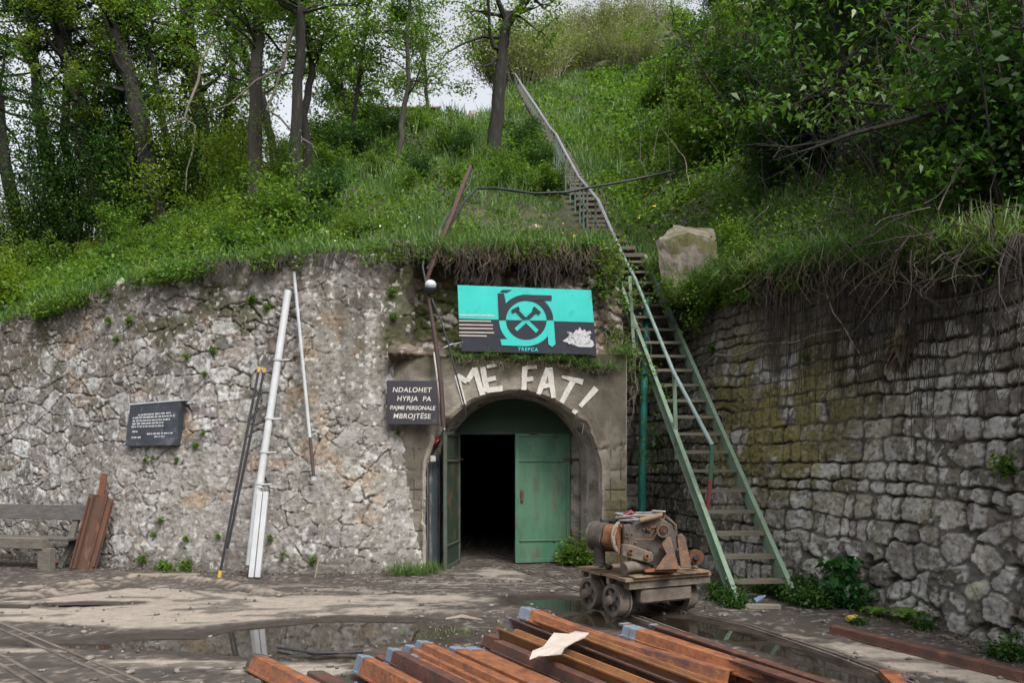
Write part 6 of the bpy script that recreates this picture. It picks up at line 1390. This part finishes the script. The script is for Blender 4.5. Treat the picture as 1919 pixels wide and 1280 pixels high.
# ledge plants under and beside the big sign
def tuft(P3, n, h, seed, mat=M_grass, sp=.08, w=.006, ln=.6):
    r = RS(seed); return np.array(P3)+r.normal(0, sp, (n, 3))*np.array([1, .5, .2])
r = RS(19); L_ = []
for x, y, n in ((905, 668, 200), (1040, 672, 260), (1075, 678, 300), (1095, 688, 260), (960, 672, 160), (1130, 690, 260), (860, 672, 160), (1160, 660, 240), (1010, 674, 160)): L_.append(tuft(P(x, y+4, 11.60), int(n*.7), 0, x, sp=.09)); L_.append(tuft(P(x+14, y+2, 11.50), int(n*.5), 0, x+3, sp=.08))
tag(blade_mesh('ledge_grass', np.concatenate(L_), .17, r, M_grass, w=.005, lean_=.9), kind='stuff')
p_ = np.concatenate([tuft(P(x, y+8, 11.53), 170, 0, x+1, sp=.1) for x, y in ((880, 672), (930, 675), (1000, 678), (1060, 682), (1120, 690))]); tag(blade_mesh('ledge_dry_grass', p_, .13, r, M_dry, w=.004, lean_=1.2), kind='stuff')
mb = MB(); rs = RS(20)
for k in range(90):
    p = P(rs.uniform(1125, 1200), rs.uniform(600, 740), 11.9+rs.uniform(0, .5)); branchy(mb, p, (rs.normal(-.3, .5), -.5, -1), rs.uniform(.3, .9), .005, 5, rs, up=-.8, wig=.2)
tag(mb.build('hanging_roots', M_twig), kind='stuff')
p_ = np.concatenate([np.array(P(x, y, 11.9))+RS(x).normal(0, .13, (n, 3)) for x, y, n in ((1150, 500, 420), (1135, 540, 260), (1180, 560, 200), (1145, 460, 300), (1120, 700, 90), (1210, 700, 120), (1235, 740, 120), (1160, 640, 160), (1165, 690, 140), (1175, 665, 120), (1215, 860, 110), (1228, 800, 90))])
V, F = leaves(p_, .055, RS(5)); tag(fmesh('climbing_leaves', V, F, M_leaf), kind='stuff')
p_ = np.concatenate([np.array(P(x, y, d))+RS(x).normal(0, .10, (n, 3)) for x, y, d, n in ((1250, 530, 12.3, 300), (1290, 545, 12.2, 600), (1350, 510, 11.9, 600), (1260, 560, 12.5, 400), (1390, 470, 11.2, 600), (1430, 500, 10.9, 500), (1300, 600, 12.1, 200), (1370, 430, 11.6, 500), (1470, 470, 10.4, 500), (1320, 560, 12, 300), (1232, 505, 13, 160))])
V, F = leaves(p_, .05, RS(6)); tag(fmesh('trailing_leaves', V, F, M_leaf), kind='stuff')

# ---------------------------------------------------------------- dead vines lying against the right wall
def rw(x, y, off=.09):
    Q = WR[1]; N2 = WR[2]; Y = Q[:, 1]; z = CH+(HY-y)/FPX*Y; X = Q[:, 0]-N2[:, 0]*.07*z; Yf = Y-N2[:, 1]*.07*z
    pxx = CX+FPX*X/np.maximum(Yf, .1); ok = (Q[:, 0] > 2.45)&(Y < 14.2); e = np.where(ok, abs(pxx-x), 1e9); i = int(np.argmin(e))
    return Vector((float(X[i]+N2[i, 0]*off), float(Yf[i]+N2[i, 1]*off), float(z[i])))
mb = MB(); mb.tube([rw(*q) for q in ((1318, 697), (1334, 680), (1352, 664), (1385, 668), (1410, 660), (1442, 644), (1475, 643), (1505, 640), (1535, 627), (1570, 620), (1600, 614))], [.012, .016, .018, .018, .018, .017, .016, .016, .016, .014, .012], 7); topbuild(mb, 'bare_vine', M_twig, 'pale bare vine creeping across the right wall from the stair', 'vine', smooth=True)
mb = MB(); mb.tube([rw(*q, .14) for q in ((1690, 582), (1725, 572), (1770, 566), (1810, 562), (1850, 552), (1885, 540), (1919, 528), (1960, 515))], .016, 7); topbuild(mb, 'bare_vine', M_root, 'thick dark bare vine along the upper part of the right wall at the frame edge', 'vine', smooth=True)
mb = MB(); mb.tube([rw(*q, .16) for q in ((1560, 500), (1566, 545), (1580, 585), (1602, 612), (1618, 640), (1632, 662))], .009, 6); topbuild(mb, 'hanging_vine', M_twig, 'pale thin vine hanging down to the end of the creeping one', 'vine', smooth=True)
r = RS(23); c = rw(1705, 610, .1); p_ = np.array(c)+r.normal(0, .03, (900, 3))*np.array([1, 1, .8]); V = []
L_ = r.uniform(.15, .5, 900); V = np.stack([p_, p_+np.stack([r.normal(0, .03, 900)+.005, r.normal(0, .03, 900), -L_*.5], 1), p_+np.stack([r.normal(-.04, .05, 900), r.normal(0, .04, 900), -L_], 1), p_+np.stack([r.normal(0, .03, 900)-.005, r.normal(0, .03, 900), -L_*.5], 1)], 1).reshape(-1, 3)
tag(fmesh('dry_grass_beard', V, np.arange(3600).reshape(900, 4), M_dry), kind='stuff')

# ---------------------------------------------------------------- plants at the foot of the walls
BL = Proto('broad_leaf_plant', .62, .26, 9, 260, .13, mk('glossy_weed_leaf', (.035, .13, .03), (.02, .085, .02), scale=2, rough=.4, bump=0, island=.3, trans=.25), RS(33), bark=M_leaf, tight=.06, cat='plant', leafw=.7, stemr=.006)
WD = Proto('weed_clump', .32, .26, 14, 900, .05, M_leafd, RS(34), bark=M_leaf, tight=.05, cat='weed', stemr=.003)
WB = Proto('weed_clump', .5, .28, 14, 420, .085, M_leaf, RS(35), bark=M_leaf, tight=.06, cat='weed', stemr=.004)
for x, y, sc, lb, pr in ((1582, 1138, .92, 'tall broad leaved plant growing at the foot of the right wall', BL), (1560, 1142, .5, 'small broad leaved plant at the left foot of the tall one', BL), (1608, 1148, .45, 'small broad leaved plant at the right foot of the tall one', BL),
                         (1082, 1062, 1.05, 'bright leafy weed beside the right door leaf behind the cart', WB), (1105, 1066, .8, 'leafy weed touching the left side of the cart deck', WB)):
    g = G(x, y); pr.place(g, lb, None, sc, rr.uniform(0, 6))
for x, y, sc in ((1500, 1135, .9), (1530, 1140, 1.0), (1480, 1128, .8), (1548, 1130, 1.0), (1515, 1120, .9), (1440, 1112, .7), (1460, 1120, .7), (1425, 1115, .6), (1495, 1115, .8)):
    WD.place(G(x, y), 'low green weed clump between the stair foot and the tall broad leaved plant', 'weeds right of the stair foot', sc, rr.uniform(0, 6))
for x, y, sc in ((1355, 1128, .85), (1372, 1138, .8), (1345, 1112, .7), (1382, 1142, .5)):
    WD.place(G(x, y), 'low green weed clump between the cart and the stair foot', 'weeds left of the stair foot', sc, rr.uniform(0, 6))
for x, y, sc, lb in ((1895, 1238, .8, 'low weed clump at the foot of the right wall by the frame edge'), (1735, 1182, .5, 'small weed just right of the two ferns'), (1610, 1172, .4, 'tiny weed beside the end of the single rusty beam')): WD.place(G(x, y), lb, None, sc, 1)
def fern(x, y, s, label, seed, n=9):
    r = RS(seed); c = G(x, y); o = thing('fern', label, 'fern', c)
    for k in range(n):
        a = 6.283*k/n+r.uniform(-.3, .3); d = Vector((math.cos(a), math.sin(a), 0)); mb = MB(); pts_ = [c+d*(s*t*.8)+Vector((0, 0, s*(1.3*t-1.05*t*t)+.01)) for t in np.linspace(0, 1, 9)]
        sd = Vector((-d.y, d.x, 0))
        for i in range(8):
            w = s*.16*math.sin(math.pi*(i+1)/9)+.004; p, q = pts_[i], pts_[i+1]
            for sg_ in (1, -1): mb.add([p, q, p.lerp(q, .9)+sd*sg_*w+d*.02*s, p.lerp(q, .3)+sd*sg_*w*.85], [(0, 1, 2, 3)])
        mb.build('frond', M_leaf, o)
fern(1642, 1158, .22, 'smaller left fern at the foot of the right wall', 1); fern(1700, 1166, .28, 'larger right fern at the foot of the right wall', 2, 12)
def grass_tuft(x, y, n, h, label, seed, sp=.12, z=0):
    r = RS(seed); c = G(x, y); p = np.array(c)+r.normal(0, sp, (n, 3))*np.array([1, .6, 0]); return tag(blade_mesh('grass_tuft', p, h, r, M_grass, w=.004, lean_=.6, origin=tuple(float(q) for q in c)), label, 'grass tuft')
grass_tuft(772, 1080, 420, .22, 'grass tuft at the foot of the left portal pier', 1); grass_tuft(810, 1076, 240, .22, 'grass tuft beside the open left door leaf', 2, .08)
grass_tuft(745, 1082, 120, .28, 'thin grass tuft left of the portal pier', 3, .06); grass_tuft(860, 1190, 60, .08, 'low tuft of trampled grass before the middle beams', 4, .2)
grass_tuft(815, 1196, 50, .08, 'trampled grass by the puddle edge left of the low tuft', 5, .2)
# small green weeds rooted in the joints of the left wall
WW = Proto('wall_weed', .13, .10, 7, 150, .04, M_leaf, RS(41), bark=M_leaf, tight=.03, cat='weed', stemr=.002)
for x, y, sc in ((400, 655, 1.2), (350, 668, 1), (382, 700, .8), (216, 635, .9), (365, 835, .9), (330, 860, .7), (270, 862, .7), (288, 858, .6), (500, 575, 1.3), (470, 560, 1.4), (240, 600, 1.2), (205, 600, 1), (740, 592, 1.1), (735, 545, 1.2), (300, 975, .8), (288, 1002, .8), (350, 1010, .9), (410, 1005, .8), (508, 1008, .9), (300, 1062, 1.6), (315, 1068, 1.4), (350, 1060, 1.3), (268, 1048, .9), (585, 1050, .8), (530, 1040, .7), (745, 810, .8), (380, 812, .7)):
    WW.place(lwp(x, y), 'small green weed rooted in a joint of the left wall', 'weeds in the joints of the left wall', sc*(.95 if y > 1040 else .72), rr.uniform(0, 6))
for x, y in ((1895, 872), (1705, 628), (1340, 650), (1515, 668)):
    q = WW.place(rw(x, y, .05), {1895: 'small green fern like weed high on the right wall near the frame edge', 1705: 'dark green tuft above the beard of dry grass on the right wall', 1340: 'small weed on the right wall beside the upper stair treads', 1515: 'faint weed on the right wall below the creeping vine'}[x], None, 1.4 if x > 1600 else .9, 2)
# leaf litter and grit along the wall feet and the yard (stuff)
r = RS(55); P_ = []
for pth, off in ((WL[1], -.12), (WR[1], -.15)):
    k = r.randint(0, len(pth), 1500); q = pth[k]; P_.append(np.stack([q[:, 0]+r.normal(0, .12, 1500)-(0 if pth is WL[1] else .18), q[:, 1]-abs(r.normal(.12, .15, 1500)), q[:, 0]*0+.03], 1))
V, F = leaves(np.concatenate(P_), .035, r, droop=0, tilt=.3); tag(fmesh('leaf_litter', V, F, M_dry), kind='stuff')

# long stems and creepers standing in the thicket (stuff)
for nm, n, box, mt, rd in (('thicket_stems', 150, (1330, 1930, 60, 330), M_bark, .016), ('pale_creepers', 34, (1215, 1420, 150, 340), M_twig, .011), ('thicket_twigs', 170, (1380, 1930, 120, 380), M_root, .008)):
    mb = MB(); rs = RS(n)
    for k in range(n):
        p = TP(rs.uniform(box[0], box[1]), rs.uniform(box[2], box[3]))
        if p.y > 24: continue
        branchy(mb, p-Vector((0, 0, .1)), (rs.normal(0, .25), rs.normal(0, .2), 1), rs.uniform(1.6, 4.2), rd, 9, rs, up=.02, wig=.13)
    tag(mb.build(nm, mt), kind='stuff')

for x, y, sc, lb in ((1355, 520, .34, 'bush at the right foot of the concrete block'),):
    SH_a.place(P(x, y+18, 12.2), lb, None, sc, rr.uniform(0, 6))

# ---------------------------------------------------------------- labels that tell the repeated plants apart by what they stand beside
LM = [('the plaque', 290, 560, 12), ('the white pole', 540, 500, 11.3), ('the lamp', 800, 480, 11.5), ('the stout dark tree', 198, 430, 17), ('the thick left bending tree', 300, 410, 17), ('the thick brown tree', 392, 370, 18), ('the pale grey trunk', 480, 390, 18), ('the close pair of trunks', 563, 370, 18), ('the far left leaning tree', 18, 430, 17),
      ('the sharply leaning bare trunk', 655, 220, 28), ('the slender young tree', 745, 290, 22), ('the single forked tree', 927, 300, 20), ('the concrete block', 1285, 470, 13), ('the middle of the hillside stair', 1080, 330, 20), ('the pale upright stone', 228, 530, 12.5),
      ('the overhanging branch', 1600, 240, 12), ('the top right corner', 1900, 40, 16), ('the tangle of dead brush', 1700, 430, 9.5), ('the beige boulder', 975, 140, 54), ('the trailing creepers', 1330, 260, 15), ('the top middle of the frame', 1150, 60, 50), ('the right frame edge', 1890, 330, 9)]
BASE = {'undergrowth bushes in the left wood': 'green undergrowth bush', 'young trees in the left wood': 'young leafy tree', 'thicket bushes above the right wall': 'dense dark bush', 'twiggy bushes above the right wall': 'twiggy brown bush',
        'bushes right of the hillside stair': 'tall leafy bush', 'bushes on the skyline': 'pale skyline bush', 'bushes on the open slope': 'low dark slope bush', 'low bushes on the lip of the left wall': 'low wall lip bush'}
for o in bpy.data.objects:
    g = o.get('group')
    if o.parent is None and g in BASE:
        l = o.location; x, y = CX+FPX*l.x/l.y, HY-FPX*(l.z-CH)/l.y
        nm, lx, ly, ld = min(LM, key=lambda q: (q[1]-x)**2+(1.3*(q[2]-y))**2); dx, dy = x-lx, y-ly; far = 'close' if math.hypot(dx, dy) < 55 else 'some way'
        w = (('behind' if l.y > ld else 'before') if abs(dx) < 22 else ('left of' if dx < 0 else 'right of'))
        w2 = 'above ' if (abs(dx) >= 22 and dy < -30) else ('below ' if (abs(dx) >= 22 and dy > 30) else '')
        o['label'] = f"{BASE[g]} {far} {w2}{w} {nm}"
